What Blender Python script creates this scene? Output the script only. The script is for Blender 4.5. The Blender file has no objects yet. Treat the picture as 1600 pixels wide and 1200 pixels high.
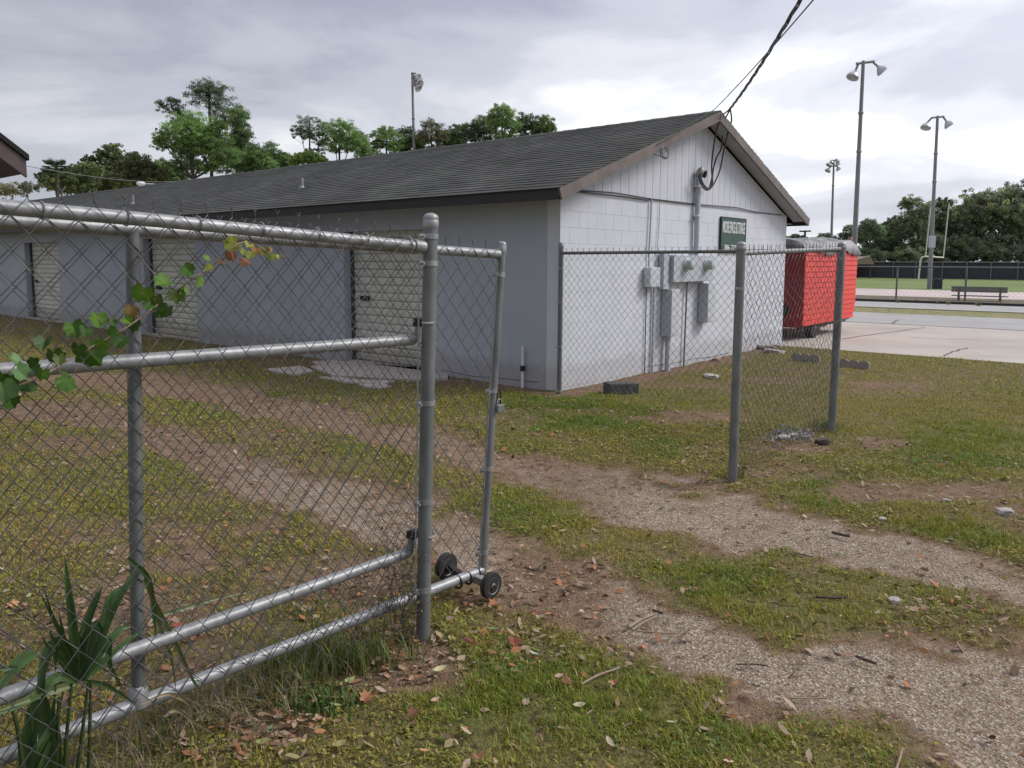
import bpy, math, random
import numpy as np
from mathutils import Vector, Matrix
rnd = random.Random(7)
rng = np.random.default_rng(11)
S = bpy.context.scene

# ------------------------------------------------------------ camera
CF, PPX, PPY, HC = 1203.0, 800.0, 534.7, 1.6
PITCH, ROLL = math.radians(6.0), math.radians(0.21)
_F = np.array([0, math.cos(PITCH), -math.sin(PITCH)])
_U0 = np.array([0, math.sin(PITCH), math.cos(PITCH)])
_R0 = np.array([1.0, 0, 0])
_R = math.cos(ROLL) * _R0 + math.sin(ROLL) * _U0
_U = math.cos(ROLL) * _U0 - math.sin(ROLL) * _R0
_C = np.array([0, 0, HC])
cam_d = bpy.data.cameras.new('camera')
cam = bpy.data.objects.new('camera', cam_d)
S.collection.objects.link(cam)
cam.matrix_world = Matrix(((_R[0], _U[0], -_F[0], 0), (_R[1], _U[1], -_F[1], 0), (_R[2], _U[2], -_F[2], HC), (0, 0, 0, 1)))
cam_d.sensor_width = 36.0
cam_d.lens = 36.0 * CF / 1600.0
cam_d.shift_y = -(600.0 - PPY) / 1600.0
cam_d.clip_start, cam_d.clip_end = 0.05, 3000
S.camera = cam

# ------------------------------------------------------------ light
S.view_settings.view_transform = 'Standard'
S.view_settings.look = 'None'
S.view_settings.exposure = 0.40
S.view_settings.gamma = 1.0
S.view_settings.use_curve_mapping = False
SUN_AZ, SUN_EL = math.radians(82), math.radians(42)
world = bpy.data.worlds.new('World')
S.world = world
world.use_nodes = True
nt = world.node_tree
for n in list(nt.nodes):
    nt.nodes.remove(n)
def N(t, typ, **kw):
    n = t.nodes.new(typ)
    for k, v in kw.items():
        setattr(n, k, v)
    return n
def setin(n, **kw):
    for k, v in kw.items():
        n.inputs[k.replace('_', ' ')].default_value = v
    return n
def mathn(t, op, a, b=None, clamp=False):
    n = N(t, 'ShaderNodeMath', operation=op, use_clamp=clamp)
    for i, q in enumerate((a, b)):
        if q is None: continue
        if isinstance(q, (int, float)): n.inputs[i].default_value = q
        else: t.links.new(q, n.inputs[i])
    return n.outputs[0]
def ramp(t, fac, stops, interp='LINEAR'):
    n = N(t, 'ShaderNodeValToRGB')
    cr = n.color_ramp
    cr.interpolation = interp
    while len(cr.elements) < len(stops): cr.elements.new(0.5)
    for e, (p, c) in zip(cr.elements, stops):
        e.position = p
        e.color = (c[0], c[1], c[2], 1) if not isinstance(c, (int, float)) else (c, c, c, 1)
    t.links.new(fac, n.inputs[0])
    return n.outputs[0]
def mixc(t, fac, a, b, mode='MIX'):
    n = N(t, 'ShaderNodeMix', data_type='RGBA', blend_type=mode)
    for i, q in ((0, fac), (6, a), (7, b)):
        if isinstance(q, (int, float)): n.inputs[i].default_value = q
        elif isinstance(q, (tuple, list)): n.inputs[i].default_value = (q[0], q[1], q[2], 1)
        else: t.links.new(q, n.inputs[i])
    return n.outputs[2]

sky = N(nt, 'ShaderNodeTexSky', sky_type='NISHITA', sun_disc=False, sun_elevation=SUN_EL, sun_rotation=SUN_AZ)
sky.air_density = 1.2; sky.dust_density = 2.0
tc = N(nt, 'ShaderNodeTexCoord')
sep = N(nt, 'ShaderNodeSeparateXYZ'); nt.links.new(tc.outputs['Generated'], sep.inputs[0])
zc = mathn(nt, 'MAXIMUM', sep.outputs[2], 0.0)
zd = mathn(nt, 'ADD', zc, 0.16)
cx_ = mathn(nt, 'DIVIDE', sep.outputs[0], zd); cy_ = mathn(nt, 'DIVIDE', sep.outputs[1], zd)
cmb = N(nt, 'ShaderNodeCombineXYZ'); nt.links.new(cx_, cmb.inputs[0]); nt.links.new(cy_, cmb.inputs[1])
def noise(t, vec, scale, detail=6, rough=0.55, dist=0.0, off=None):
    n = N(t, 'ShaderNodeTexNoise')
    n.inputs['Scale'].default_value = scale; n.inputs['Detail'].default_value = detail
    n.inputs['Roughness'].default_value = rough; n.inputs['Distortion'].default_value = dist
    if off is not None:
        m = N(t, 'ShaderNodeMapping'); m.inputs['Location'].default_value = off
        t.links.new(vec, m.inputs['Vector']); vec = m.outputs[0]
    if vec is not None: t.links.new(vec, n.inputs['Vector'])
    return n.outputs[0]
n1 = noise(nt, cmb.outputs[0], 0.75, 7, 0.52, 0.35, (14.2, 0.3, 0))
n2 = noise(nt, cmb.outputs[0], 0.28, 3, 0.5, 0.2, (7.7, 7.1, 0))
den = mathn(nt, 'ADD', mathn(nt, 'MULTIPLY', n1, 0.62), mathn(nt, 'MULTIPLY', n2, 0.38))
cloud = ramp(nt, den, [(0.385, (0.93, 0.935, 0.95)), (0.44, (0.66, 0.672, 0.735)), (0.50, (0.50, 0.515, 0.59)), (0.575, (0.345, 0.368, 0.45))], 'EASE')
# broad glow of the sun behind the cloud
sd = (math.sin(SUN_AZ) * math.cos(SUN_EL), math.cos(SUN_AZ) * math.cos(SUN_EL), math.sin(SUN_EL))
dotn = N(nt, 'ShaderNodeVectorMath', operation='DOT_PRODUCT')
nt.links.new(tc.outputs['Generated'], dotn.inputs[0]); dotn.inputs[1].default_value = sd
glow = mathn(nt, 'POWER', mathn(nt, 'MULTIPLY', mathn(nt, 'ADD', dotn.outputs['Value'], 1.0), 0.5), 2.4)
gmul = mathn(nt, 'ADD', mathn(nt, 'MULTIPLY', glow, 0.8), 0.68)
gcol = N(nt, 'ShaderNodeVectorMath', operation='SCALE'); nt.links.new(cloud, gcol.inputs[0]); nt.links.new(gmul, gcol.inputs['Scale'])
hz = mathn(nt, 'POWER', mathn(nt, 'SUBTRACT', 1.0, zc), 9.0)
cl2 = mixc(nt, mathn(nt, 'MULTIPLY', hz, 0.55), gcol.outputs[0], (0.59, 0.62, 0.665))
c10 = N(nt, 'ShaderNodeVectorMath', operation='SCALE'); nt.links.new(cl2, c10.inputs[0]); c10.inputs['Scale'].default_value = 10.0
fin = mixc(nt, 0.93, sky.outputs[0], c10.outputs[0])
bg = N(nt, 'ShaderNodeBackground'); bg.inputs['Strength'].default_value = 0.1
nt.links.new(fin, bg.inputs['Color'])
wo = N(nt, 'ShaderNodeOutputWorld'); nt.links.new(bg.outputs[0], wo.inputs[0])
sl = bpy.data.lights.new('sun', 'SUN'); so = bpy.data.objects.new('sun', sl); S.collection.objects.link(so)
sl.energy = 2.1; sl.angle = math.radians(22); sl.color = (1.0, 0.965, 0.91)
so.rotation_euler = Vector(sd).to_track_quat('Z', 'Y').to_euler()

# ------------------------------------------------------------ helpers
def ray(x, y): return _F + (x - PPX) / CF * _R - (y - PPY) / CF * _U
def at(x, y, Y):
    d = ray(x, y); return _C + d * Y / d[1]
def ground(x, y, z=0.0):
    d = ray(x, y); return _C + d * (z - HC) / d[2]
AZ = math.radians(40)
E1 = np.array([math.sin(AZ), math.cos(AZ), 0]); EW = np.array([-math.cos(AZ), math.sin(AZ), 0])
def W(u, w, z): return u * E1 + w * EW + np.array([0, 0, z])
def onw(x, y, w):          # photo ray met with the vertical plane w = const -> (u, w, z)
    d = ray(x, y); t = (w - _C @ EW) / (d @ EW); q = _C + d * t
    return (float(q @ E1), float(w), float(q[2]))
def uw(q): return (float(q @ E1), float(q @ EW), float(q[2]))
ROT = math.radians(50)
COL = S.collection

class Thing:
    def __init__(s, name, label, cat, base=(0, 0, 0), uwf=False, group=None):
        o = bpy.data.objects.new(name, None); COL.objects.link(o)
        o.empty_display_size = 0.2
        s.base = np.array(base, float); s.uwf = uwf; s.o = o
        o.location = Vector(W(*base)) if uwf else Vector(base)
        if uwf: o.rotation_euler = (0, 0, ROT)
        o['label'] = label; o['category'] = cat
        if group: o['group'] = group
def tag(o, label=None, cat=None, group=None, kind=None):
    for k, v in (('label', label), ('category', cat), ('group', group), ('kind', kind)):
        if v: o[k] = v
    return o

class MB:
    def __init__(s): s.v = []; s.f = []; s.c = None
    def quad(s, a, b, c, d):
        n = len(s.v); s.v += [tuple(a), tuple(b), tuple(c), tuple(d)]; s.f.append((n, n + 1, n + 2, n + 3)); return s
    def poly(s, pts):
        n = len(s.v); s.v += [tuple(p) for p in pts]; s.f.append(tuple(range(n, n + len(pts)))); return s
    def box(s, a, b):
        n = len(s.v); x0, y0, z0 = a; x1, y1, z1 = b
        s.v += [(x0, y0, z0), (x1, y0, z0), (x1, y1, z0), (x0, y1, z0), (x0, y0, z1), (x1, y0, z1), (x1, y1, z1), (x0, y1, z1)]
        for q in ((3, 2, 1, 0), (4, 5, 6, 7), (0, 1, 5, 4), (1, 2, 6, 5), (2, 3, 7, 6), (3, 0, 4, 7)): s.f.append(tuple(n + i for i in q))
        return s
    def prism(s, pts, d):    # closed outline extruded by vector d
        n = len(s.v); k = len(pts); d = np.array(d, float)
        s.v += [tuple(p) for p in pts] + [tuple(np.array(p) + d) for p in pts]
        s.f.append(tuple(range(n, n + k))[::-1]); s.f.append(tuple(range(n + k, n + 2 * k)))
        for i in range(k):
            j = (i + 1) % k; s.f.append((n + i, n + j, n + k + j, n + k + i))
        return s
    def tube(s, pts, r, sides=8, caps=True, closed=False):
        P = [np.array(p, float) for p in pts]; m = len(P)
        rs = [r] * m if isinstance(r, (int, float)) else list(r)
        n0 = len(s.v); up = None
        for i in range(m):
            a = P[i - 1] if i > 0 else (P[-1] if closed else P[0]); b = P[i + 1] if i < m - 1 else (P[0] if closed else P[-1])
            t = b - a; L = np.linalg.norm(t); t = t / L if L > 1e-9 else np.array([0, 0, 1.0])
            if up is None:
                up = np.array([0, 0, 1.0]) if abs(t[2]) < 0.9 else np.array([1.0, 0, 0])
            x = up - t * (up @ t); x /= np.linalg.norm(x) + 1e-12; up = x; y = np.cross(t, x)
            for k in range(sides):
                q = 2 * math.pi * k / sides
                s.v.append(tuple(P[i] + rs[i] * (math.cos(q) * x + math.sin(q) * y)))
        for i in range(m - (0 if closed else 1)):
            i2 = (i + 1) % m
            for k in range(sides):
                k2 = (k + 1) % sides
                s.f.append((n0 + i * sides + k, n0 + i * sides + k2, n0 + i2 * sides + k2, n0 + i2 * sides + k))
        if caps and not closed:
            s.f.append(tuple(n0 + k for k in range(sides))[::-1]); s.f.append(tuple(n0 + (m - 1) * sides + k for k in range(sides)))
        return s
    def lathe(s, c, prof, sides=16, axis=(0, 0, 1)):
        ax = np.array(axis, float); ax /= np.linalg.norm(ax); c = np.array(c, float)
        x = np.array([1.0, 0, 0]) if abs(ax[0]) < 0.8 else np.array([0, 1.0, 0])
        x = x - ax * (x @ ax); x /= np.linalg.norm(x); y = np.cross(ax, x); n0 = len(s.v); m = len(prof)
        for r, h in prof:
            for k in range(sides):
                q = 2 * math.pi * k / sides
                s.v.append(tuple(c + ax * h + r * (math.cos(q) * x + math.sin(q) * y)))
        for i in range(m - 1):
            for k in range(sides):
                k2 = (k + 1) % sides
                s.f.append((n0 + i * sides + k, n0 + i * sides + k2, n0 + (i + 1) * sides + k2, n0 + (i + 1) * sides + k))
        s.f.append(tuple(n0 + k for k in range(sides))[::-1]); s.f.append(tuple(n0 + (m - 1) * sides + k for k in range(sides)))
        return s
    def build(s, name, mat, parent=None, smooth=False, bevel=0.0, base=None, uwf=False, colors=None):
        """parent: Thing, or (Thing, object) for a sub-part. Vertices are in the thing's frame."""
        me = bpy.data.meshes.new(name)
        V = np.array(s.v, float)
        th = parent[0] if isinstance(parent, tuple) else parent
        b = th.base if th else (np.array(base, float) if base is not None else np.zeros(3))
        me.from_pydata([tuple(p) for p in (V - b)], [], s.f)
        me.materials.append(mat)
        if smooth: me.polygons.foreach_set('use_smooth', [True] * len(me.polygons))
        if colors is not None:
            ca = me.color_attributes.new('tint', 'FLOAT_COLOR', 'POINT')
            ca.data.foreach_set('color', np.asarray(colors, np.float32).ravel())
        me.update()
        o = bpy.data.objects.new(name, me); COL.objects.link(o)
        if th: o.parent = parent[1] if isinstance(parent, tuple) else th.o
        elif base is not None:
            o.location = Vector(W(*base)) if uwf else Vector(base)
            if uwf: o.rotation_euler = (0, 0, ROT)
        elif uwf: o.rotation_euler = (0, 0, ROT)
        if smooth:
            me.set_sharp_from_angle(angle=math.radians(40))
        if bevel:
            m = o.modifiers.new('bevel', 'BEVEL'); m.width = bevel; m.segments = 2; m.limit_method = 'ANGLE'
        return o
def npmesh(name, V, F, mat, kind=None, colors=None, parent=None, base=None):
    me = bpy.data.meshes.new(name); V = np.asarray(V, np.float32); F = np.asarray(F, np.int32)
    if base is not None: V = V - np.array(base, np.float32)
    k = F.shape[1]
    me.vertices.add(len(V)); me.vertices.foreach_set('co', V.ravel())
    me.loops.add(F.size); me.loops.foreach_set('vertex_index', F.ravel())
    me.polygons.add(len(F)); me.polygons.foreach_set('loop_start', np.arange(0, F.size, k, dtype=np.int32))
    me.update(calc_edges=True)
    me.materials.append(mat)
    if colors is not None:
        ca = me.color_attributes.new('tint', 'FLOAT_COLOR', 'POINT')
        ca.data.foreach_set('color', np.asarray(colors, np.float32).ravel())
    o = bpy.data.objects.new(name, me); COL.objects.link(o)
    if base is not None and parent is None: o.location = Vector([float(q) for q in base])
    if parent is not None: o.parent = parent
    if kind: o['kind'] = kind
    return o

# ------------------------------------------------------------ materials
def mat(name, col, rough=0.7, metal=0.0, var=0.12, scale=6.0, bump=0.0, bscale=60.0, attr=False, col2=None, spec=0.5, streak=None, dirt=0.0, rust=0.0, translucent=0.0):
    m = bpy.data.materials.new(name); m.use_nodes = True; t = m.node_tree
    b = t.nodes['Principled BSDF']
    b.inputs['Roughness'].default_value = rough; b.inputs['Metallic'].default_value = metal
    b.inputs['Specular IOR Level'].default_value = spec
    c = N(t, 'ShaderNodeNewGeometry').outputs['Position']
    if streak:
        mp = N(t, 'ShaderNodeMapping'); mp.inputs['Scale'].default_value = streak; t.links.new(c, mp.inputs[0]); cc = mp.outputs[0]
    else: cc = c
    n = noise(t, cc, scale, 5, 0.6)
    f = ramp(t, n, [(0.28, 0.0), (0.72, 1.0)])
    if col2 is None: col2 = tuple(q * (1 + var) for q in col); col = tuple(q * (1 - var) for q in col)
    k = mixc(t, f, col, col2)
    if attr:
        a = N(t, 'ShaderNodeVertexColor', layer_name='tint')
        k = mixc(t, 1.0, k, a.outputs[0], 'MULTIPLY')
    if dirt:      # splashed soil along the foot of a wall, and faint runs
        sx = N(t, 'ShaderNodeSeparateXYZ'); t.links.new(c, sx.inputs[0])
        zz = mathn(t, 'ADD', sx.outputs[2], mathn(t, 'MULTIPLY', noise(t, c, 5, 5, .7), -0.42))
        k = mixc(t, mathn(t, 'MULTIPLY', ramp(t, zz, [(0.0, 1.0), (0.16, 0.0)]), dirt), k, (0.20, 0.15, 0.11))
        m2 = N(t, 'ShaderNodeMapping'); m2.inputs['Scale'].default_value = (5, 5, .35); t.links.new(c, m2.inputs[0])
        k = mixc(t, mathn(t, 'MULTIPLY', ramp(t, noise(t, m2.outputs[0], 1.6, 5, .65), [(0.52, 0.0), (0.75, 1.0)]), dirt * .45), k, (0.27, 0.275, 0.28))
    if rust:
        k = mixc(t, mathn(t, 'MULTIPLY', ramp(t, noise(t, c, 16, 6, .7), [(0.60, 0.0), (0.72, 1.0)]), rust), k, (0.17, 0.085, 0.045))
    t.links.new(k, b.inputs['Base Color'])
    if bump:
        bn = noise(t, c, bscale, 4, 0.6)
        bp = N(t, 'ShaderNodeBump'); bp.inputs['Strength'].default_value = 1.0; bp.inputs['Distance'].default_value = bump
        t.links.new(bn, bp.inputs['Height']); t.links.new(bp.outputs[0], b.inputs['Normal'])
    if translucent:
        out = t.nodes['Material Output']; tr = N(t, 'ShaderNodeBsdfTranslucent'); t.links.new(k, tr.inputs[0])
        mx = N(t, 'ShaderNodeMixShader'); mx.inputs[0].default_value = translucent
        t.links.new(b.outputs[0], mx.inputs[1]); t.links.new(tr.outputs[0], mx.inputs[2]); t.links.new(mx.outputs[0], out.inputs[0])
    return m
M = {}
M['galv'] = mat('galvanized_steel', (0.19, 0.195, 0.20), 0.46, 0.35, 0.25, 22, 0.0006, 90, col2=(0.36, 0.365, 0.375), streak=(1, 1, 0.6), rust=.35)
M['galv_dull'] = mat('weathered_galvanized_steel', (0.105, 0.112, 0.112), 0.55, 0.3, 0.2, 16, 0.0006, 90, col2=(0.21, 0.215, 0.215), streak=(1, 1, 0.3), rust=.3)
M['wire'] = mat('fence_wire', (0.03, 0.03, 0.033), 0.5, 0.2, 0.2, 9, col2=(0.12, 0.12, 0.12), rust=.5)
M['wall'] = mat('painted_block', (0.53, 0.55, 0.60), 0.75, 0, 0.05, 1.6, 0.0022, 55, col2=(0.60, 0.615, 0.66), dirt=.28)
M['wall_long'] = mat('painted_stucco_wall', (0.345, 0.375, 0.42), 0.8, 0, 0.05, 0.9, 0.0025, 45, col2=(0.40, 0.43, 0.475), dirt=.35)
M['siding'] = mat('painted_siding', (0.49, 0.505, 0.56), 0.7, 0, 0.05, 3, 0.0008, 40, col2=(0.55, 0.565, 0.61), streak=(6, 6, 0.5))
M['groove'] = mat('siding_backing', (0.17, 0.18, 0.2), 0.9)
M['soffit'] = mat('painted_soffit', (0.40, 0.41, 0.45), 0.8, 0, 0.08, 4)
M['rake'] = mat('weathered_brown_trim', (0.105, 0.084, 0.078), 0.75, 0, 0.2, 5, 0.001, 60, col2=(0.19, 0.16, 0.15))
M['fascia'] = mat('dark_brown_fascia', (0.022, 0.018, 0.020), 0.6, 0, 0.2, 5)
M['shingle'] = mat('asphalt_shingle', (0.060, 0.061, 0.060), 0.95, 0, 0.1, 0.7, 0.003, 220, attr=True, col2=(0.092, 0.093, 0.088), spec=0.2)
M['slat'] = mat('cream_door_slat', (0.50, 0.50, 0.44), 0.55, 0, 0.08, 4, col2=(0.60, 0.60, 0.53), dirt=.5)
M['track'] = mat('dark_door_guide', (0.05, 0.055, 0.07), 0.6)
M['white'] = mat('white_letter_paint', (0.8, 0.8, 0.8), 0.6, 0, 0.03)
M['sign'] = mat('green_sign', (0.03, 0.07, 0.06), 0.55, 0, 0.1, 6)
M['meter'] = mat('grey_painted_metal', (0.42, 0.44, 0.48), 0.5, 0.0, 0.08, 12)
M['meterlite'] = mat('pale_metal_cover', (0.55, 0.57, 0.6), 0.4, 0.3, 0.05, 12)
M['glass'] = mat('meter_glass', (0.42, 0.5, 0.45), 0.12, 0, 0.05, 12)
M['cable'] = mat('black_cable', (0.015, 0.015, 0.018), 0.5, 0, 0.1)
M['pvc'] = mat('white_pipe', (0.6, 0.6, 0.58), 0.5, 0, 0.1)
M['concrete'] = mat('pale_concrete', (0.32, 0.28, 0.25), 0.9, 0, 0.1, 0.5, 0.002, 60, col2=(0.42, 0.375, 0.34))
M['apron'] = mat('driveway_concrete', (0.32, 0.285, 0.25), 0.9, 0, 0.1, 0.45, 0.002, 60, col2=(0.47, 0.425, 0.38))
M['road'] = mat('worn_asphalt', (0.27, 0.26, 0.255), 0.9, 0, 0.1, 0.7, 0.002, 60, col2=(0.36, 0.35, 0.34))
M['court'] = mat('pink_paving', (0.44, 0.355, 0.34), 0.9, 0, 0.1, 0.25, col2=(0.55, 0.46, 0.435))
M['field'] = mat('field_turf', (0.10, 0.15, 0.035), 0.95, 0, 0.1, 0.12, col2=(0.17, 0.22, 0.055))
M['verge'] = mat('verge_grass', (0.13, 0.14, 0.045), 0.95, 0, 0.1, 1.2, col2=(0.24, 0.21, 0.09))
M['mulch'] = mat('dark_mulch', (0.06, 0.045, 0.035), 0.95, 0, 0.1, 1.0, col2=(0.16, 0.13, 0.075))
M['kerb'] = mat('kerb_concrete', (0.42, 0.40, 0.36), 0.85)
M['black'] = mat('black_rubber', (0.018, 0.017, 0.016), 0.8, 0, 0.3, 20, 0.001, 50)
M['rim'] = mat('dusty_wheel_hub', (0.42, 0.39, 0.35), 0.5, 0.4, 0.2, 25)
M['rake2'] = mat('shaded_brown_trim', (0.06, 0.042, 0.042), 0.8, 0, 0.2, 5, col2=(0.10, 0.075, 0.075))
M['red'] = mat('red_siding', (0.60, 0.030, 0.016), 0.5, 0, 0.08, 2.2, 0.001, 40, col2=(0.70, 0.050, 0.026), rust=.25)
M['red_shade'] = mat('red_panel_shade_tone', (0.25, 0.012, 0.018), 0.6, 0, 0.1, 3)  # darker copy of the red siding, shade of the end face put into its colour
M['tarp'] = mat('grey_tarp', (0.06, 0.06, 0.063), 0.45, 0, 0.3, 3.2, 0.02, 6, col2=(0.33, 0.32, 0.33))
M['polem'] = mat('pole_steel', (0.22, 0.22, 0.225), 0.55, 0.3, 0.1, 3)
M['lamp'] = mat('lamp_aluminium', (0.5, 0.5, 0.52), 0.4, 0.3, 0.1, 5)
M['bark'] = mat('bark', (0.06, 0.048, 0.038), 0.95, 0, 0.3, 4, 0.02, 12)
M['leafd'] = mat('foliage', (0.9, 0.9, 0.9), 0.7, 0, 0.18, 0.9, attr=True, spec=0.2, translucent=0.35)
M['blade'] = mat('grass_blade', (0.95, 0.95, 0.95), 0.6, 0, 0.05, 3, attr=True, spec=0.25, translucent=0.25)
M['litter'] = mat('leaf_litter', (0.95, 0.95, 0.95), 0.8, 0, 0.1, 40, attr=True, spec=0.2)
M['stone'] = mat('gravel_stone', (0.95, 0.95, 0.95), 0.9, 0, 0.1, 90, attr=True, spec=0.2)
M['screen'] = mat('windscreen', (0.04, 0.043, 0.06), 0.9, 0, 0.2, 0.5)
M['benchw'] = mat('grey_wood', (0.20, 0.195, 0.19), 0.85, 0, 0.15, 5)
M['bin'] = mat('navy_bin', (0.012, 0.014, 0.03), 0.6, 0, 0.1)
M['block'] = mat('dark_block', (0.035, 0.035, 0.038), 0.9, 0, 0.4, 8, 0.004, 40, col2=(0.085, 0.085, 0.085))
M['edging'] = mat('edging_concrete', (0.20, 0.17, 0.155), 0.95, 0, 0.1, 12, 0.003, 60, col2=(0.27, 0.235, 0.215))
M['rubble'] = mat('rubble', (0.36, 0.33, 0.31), 0.95, 0, 0.2, 15, 0.004, 50)
M['yellow'] = mat('cream_paint', (0.6, 0.6, 0.52), 0.6)
M['wood'] = mat('dry_wood', (0.20, 0.14, 0.10), 0.9, 0, 0.2, 30, 0.001, 90, col2=(0.34, 0.26, 0.2))
M['vine'] = mat('vine_leaf', (0.95, 0.95, 0.95), 0.5, 0, 0.16, 30, 0.001, 60, attr=True, spec=0.3, translucent=0.25)
M['palm'] = mat('palmetto_leaf', (0.95, 0.95, 0.95), 0.45, 0, 0.15, 14, attr=True, spec=0.4, streak=(1, 1, 1), translucent=0.12)
M['joint'] = mat('dark_joint', (0.11, 0.10, 0.095), 0.9)

# ------------------------------------------------------------ value noise in numpy
def _hash(ix, iy, seed):
    h = (ix.astype(np.int64) * 374761393 + iy.astype(np.int64) * 668265263 + seed * 1442695041) & 0x7fffffff
    h = (h ^ (h >> 13)) * 1274126177 & 0x7fffffff
    return ((h ^ (h >> 16)) & 0xffff) / 65535.0
def vn(x, y, seed=0):
    ix, iy = np.floor(x), np.floor(y); fx, fy = x - ix, y - iy
    fx = fx * fx * (3 - 2 * fx); fy = fy * fy * (3 - 2 * fy)
    a, b = _hash(ix, iy, seed), _hash(ix + 1, iy, seed); c, d = _hash(ix, iy + 1, seed), _hash(ix + 1, iy + 1, seed)
    return (a * (1 - fx) + b * fx) * (1 - fy) + (c * (1 - fx) + d * fx) * fy
def fbm(x, y, seed=0, o=4):
    s = 0; a = 0.5; t = 0
    for i in range(o):
        s = s + a * vn(x * 2 ** i, y * 2 ** i, seed + i * 17); t += a; a *= 0.55
    return s / t
def sm(x, a, b):
    t = np.clip((x - a) / (b - a), 0, 1); return t * t * (3 - 2 * t)

# where the worn wheel tracks, bare spots and litter lie (read off the photograph once, as a ground map)
T1 = np.array([(-400, 560, 18), (225, 597, 17), (400, 630, 24), (500, 650, 24), (700, 697, 26), (850, 740, 28), (960, 770, 36), (1100, 797, 50), (1250, 835, 46), (1400, 868, 40), (1600, 918, 38), (2200, 1010, 50)], float)
T2 = np.array([(-400, 640, 22), (50, 642, 20), (180, 655, 26), (250, 690, 30), (350, 728, 40), (500, 785, 48), (620, 825, 52), (780, 868, 60), (900, 925, 52), (1050, 985, 58), (1200, 1040, 84), (1400, 1090, 120), (1600, 1150, 160), (2200, 1400, 260)], float)
GREEN = [(880, 640, 170, 40, 1.0), (1500, 700, 150, 50, .9), (1290, 765, 110, 35, .8), (1500, 830, 120, 28, .8), (820, 790, 150, 42, .45), (1100, 900, 170, 40, .55), (900, 1090, 260, 90, .75), (150, 760, 220, 60, .35),
         (320, 640, 90, 22, .55), (1020, 615, 150, 20, .5), (1300, 860, 120, 30, .35), (1100, 1150, 160, 60, .6), (430, 600, 160, 20, .3), (560, 690, 120, 25, .4), (1550, 610, 120, 30, .25), (1040, 700, 70, 22, .7), (700, 770, 60, 20, .3)]
BARE = [(1080, 650, 130, 15, .8), (1225, 690, 110, 20, .75), (1430, 765, 190, 24, .75), (1400, 600, 130, 20, .35), (1240, 735, 90, 16, .5), (600, 1040, 130, 60, .95), (440, 1130, 90, 40, .8), (1380, 690, 60, 14, .6), (760, 930, 60, 24, .8), (1060, 600, 120, 10, .5),
        (850, 1150, 30, 20, .4), (1000, 1010, 50, 24, .5), (200, 1000, 260, 110, .55), (100, 850, 200, 46, .5), (330, 850, 150, 60, .45), (120, 700, 120, 20, .5), (380, 760, 150, 30, .4), (1560, 800, 60, 22, .5), (560, 900, 120, 40, .6), (900, 1010, 90, 14, .3), (1180, 1100, 60, 40, .7), (1230, 590, 90, 8, .5)]
LITT = [(330, 1150, 160, 60, .9), (540, 1060, 160, 50, .55), (900, 1000, 200, 60, .3), (620, 1020, 110, 62, 1.0), (440, 1135, 90, 45, 1.0), (250, 1080, 150, 60, .7), (770, 935, 80, 22, .9), (860, 900, 120, 36, .5), (150, 980, 200, 80, .5), (1500, 960, 120, 40, .5), (560, 940, 120, 50, .5)]
def blobs(px, py, L):
    r = np.zeros_like(px)
    for cx, cy, rx, ry, v in L:
        d = np.sqrt(((px - cx) / rx) ** 2 + ((py - cy) / ry) ** 2)
        r = np.maximum(r, v * (1 - sm(d, 0.45, 1.15)))
    return r
def cover(X, Y):
    Yc = np.maximum(Y, 0.6)
    d1 = Yc * math.cos(PITCH) + HC * math.sin(PITCH)      # pixel of a ground point, only to look the map up
    yc = Yc * math.sin(PITCH) - HC * math.cos(PITCH)
    px = PPX + CF * X / d1; py = PPY - CF * yc / d1
    n = fbm(X * 1.7, Y * 1.7, 3, 5) - 0.5; n2 = fbm(X * 6, Y * 6, 9, 3) - 0.5; n3 = fbm(X * .55, Y * .55, 21, 3) - .5
    wob = n * 1.5 + n2 * 0.9
    def tr(T):
        c = np.interp(px, T[:, 0], T[:, 1]); h = np.interp(px, T[:, 0], T[:, 2])
        return 1 - sm(np.abs(py - c) / h + wob, 0.42, 1.42)
    t1, t2 = tr(T1), tr(T2)
    front = (Y > 0.6)
    t1 = t1 * front; t2 = t2 * front
    u = X * E1[0] + Y * E1[1]; w = X * EW[0] + Y * EW[1]
    bare = blobs(px, py, BARE) * front
    bare = np.clip(bare + wob * 0.9 * (bare > .02), 0, 1)
    wallstrip = (1 - sm(np.abs(w - 5.45) + n * .3, .12, .32)) * (u > 7.4) * (u < 15.2)
    wallstrip = np.maximum(wallstrip, (1 - sm(np.abs(u - 7.45) + n * .3, .08, .26)) * (w > 5.4))
    patch = sm(fbm(X * 1.1 + 9, Y * 1.1, 31, 5), 0.52, 0.72) * 0.5
    dirt = np.clip(np.maximum.reduce([t1, t2, bare, wallstrip * .8, patch * (py < 1e9)]), 0, 1)
    gmask1 = np.interp(px, [300, 430, 600, 760, 800, 870, 930, 1010, 2200], [.25, .75, .75, .8, .4, .1, .35, 1, 1])
    gmask0 = np.interp(px, [200, 500, 900, 1000, 2200], [.3, .35, .5, .9, .9])
    grav = np.clip(np.maximum(sm(t2, .6, 1) * gmask1, sm(t1, .55, 1) * gmask0) + n2 * .5 * (np.maximum(t1, t2) > .3), 0, 1)
    green = np.clip(blobs(px, py, GREEN) + n * 1.0 + n3 * .7 + 0.16, 0, 1)
    lit = np.clip(blobs(px, py, LITT) * front + n * .4, 0, 1) * (blobs(px, py, LITT) > .02)
    return dirt, grav, green, lit
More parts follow.
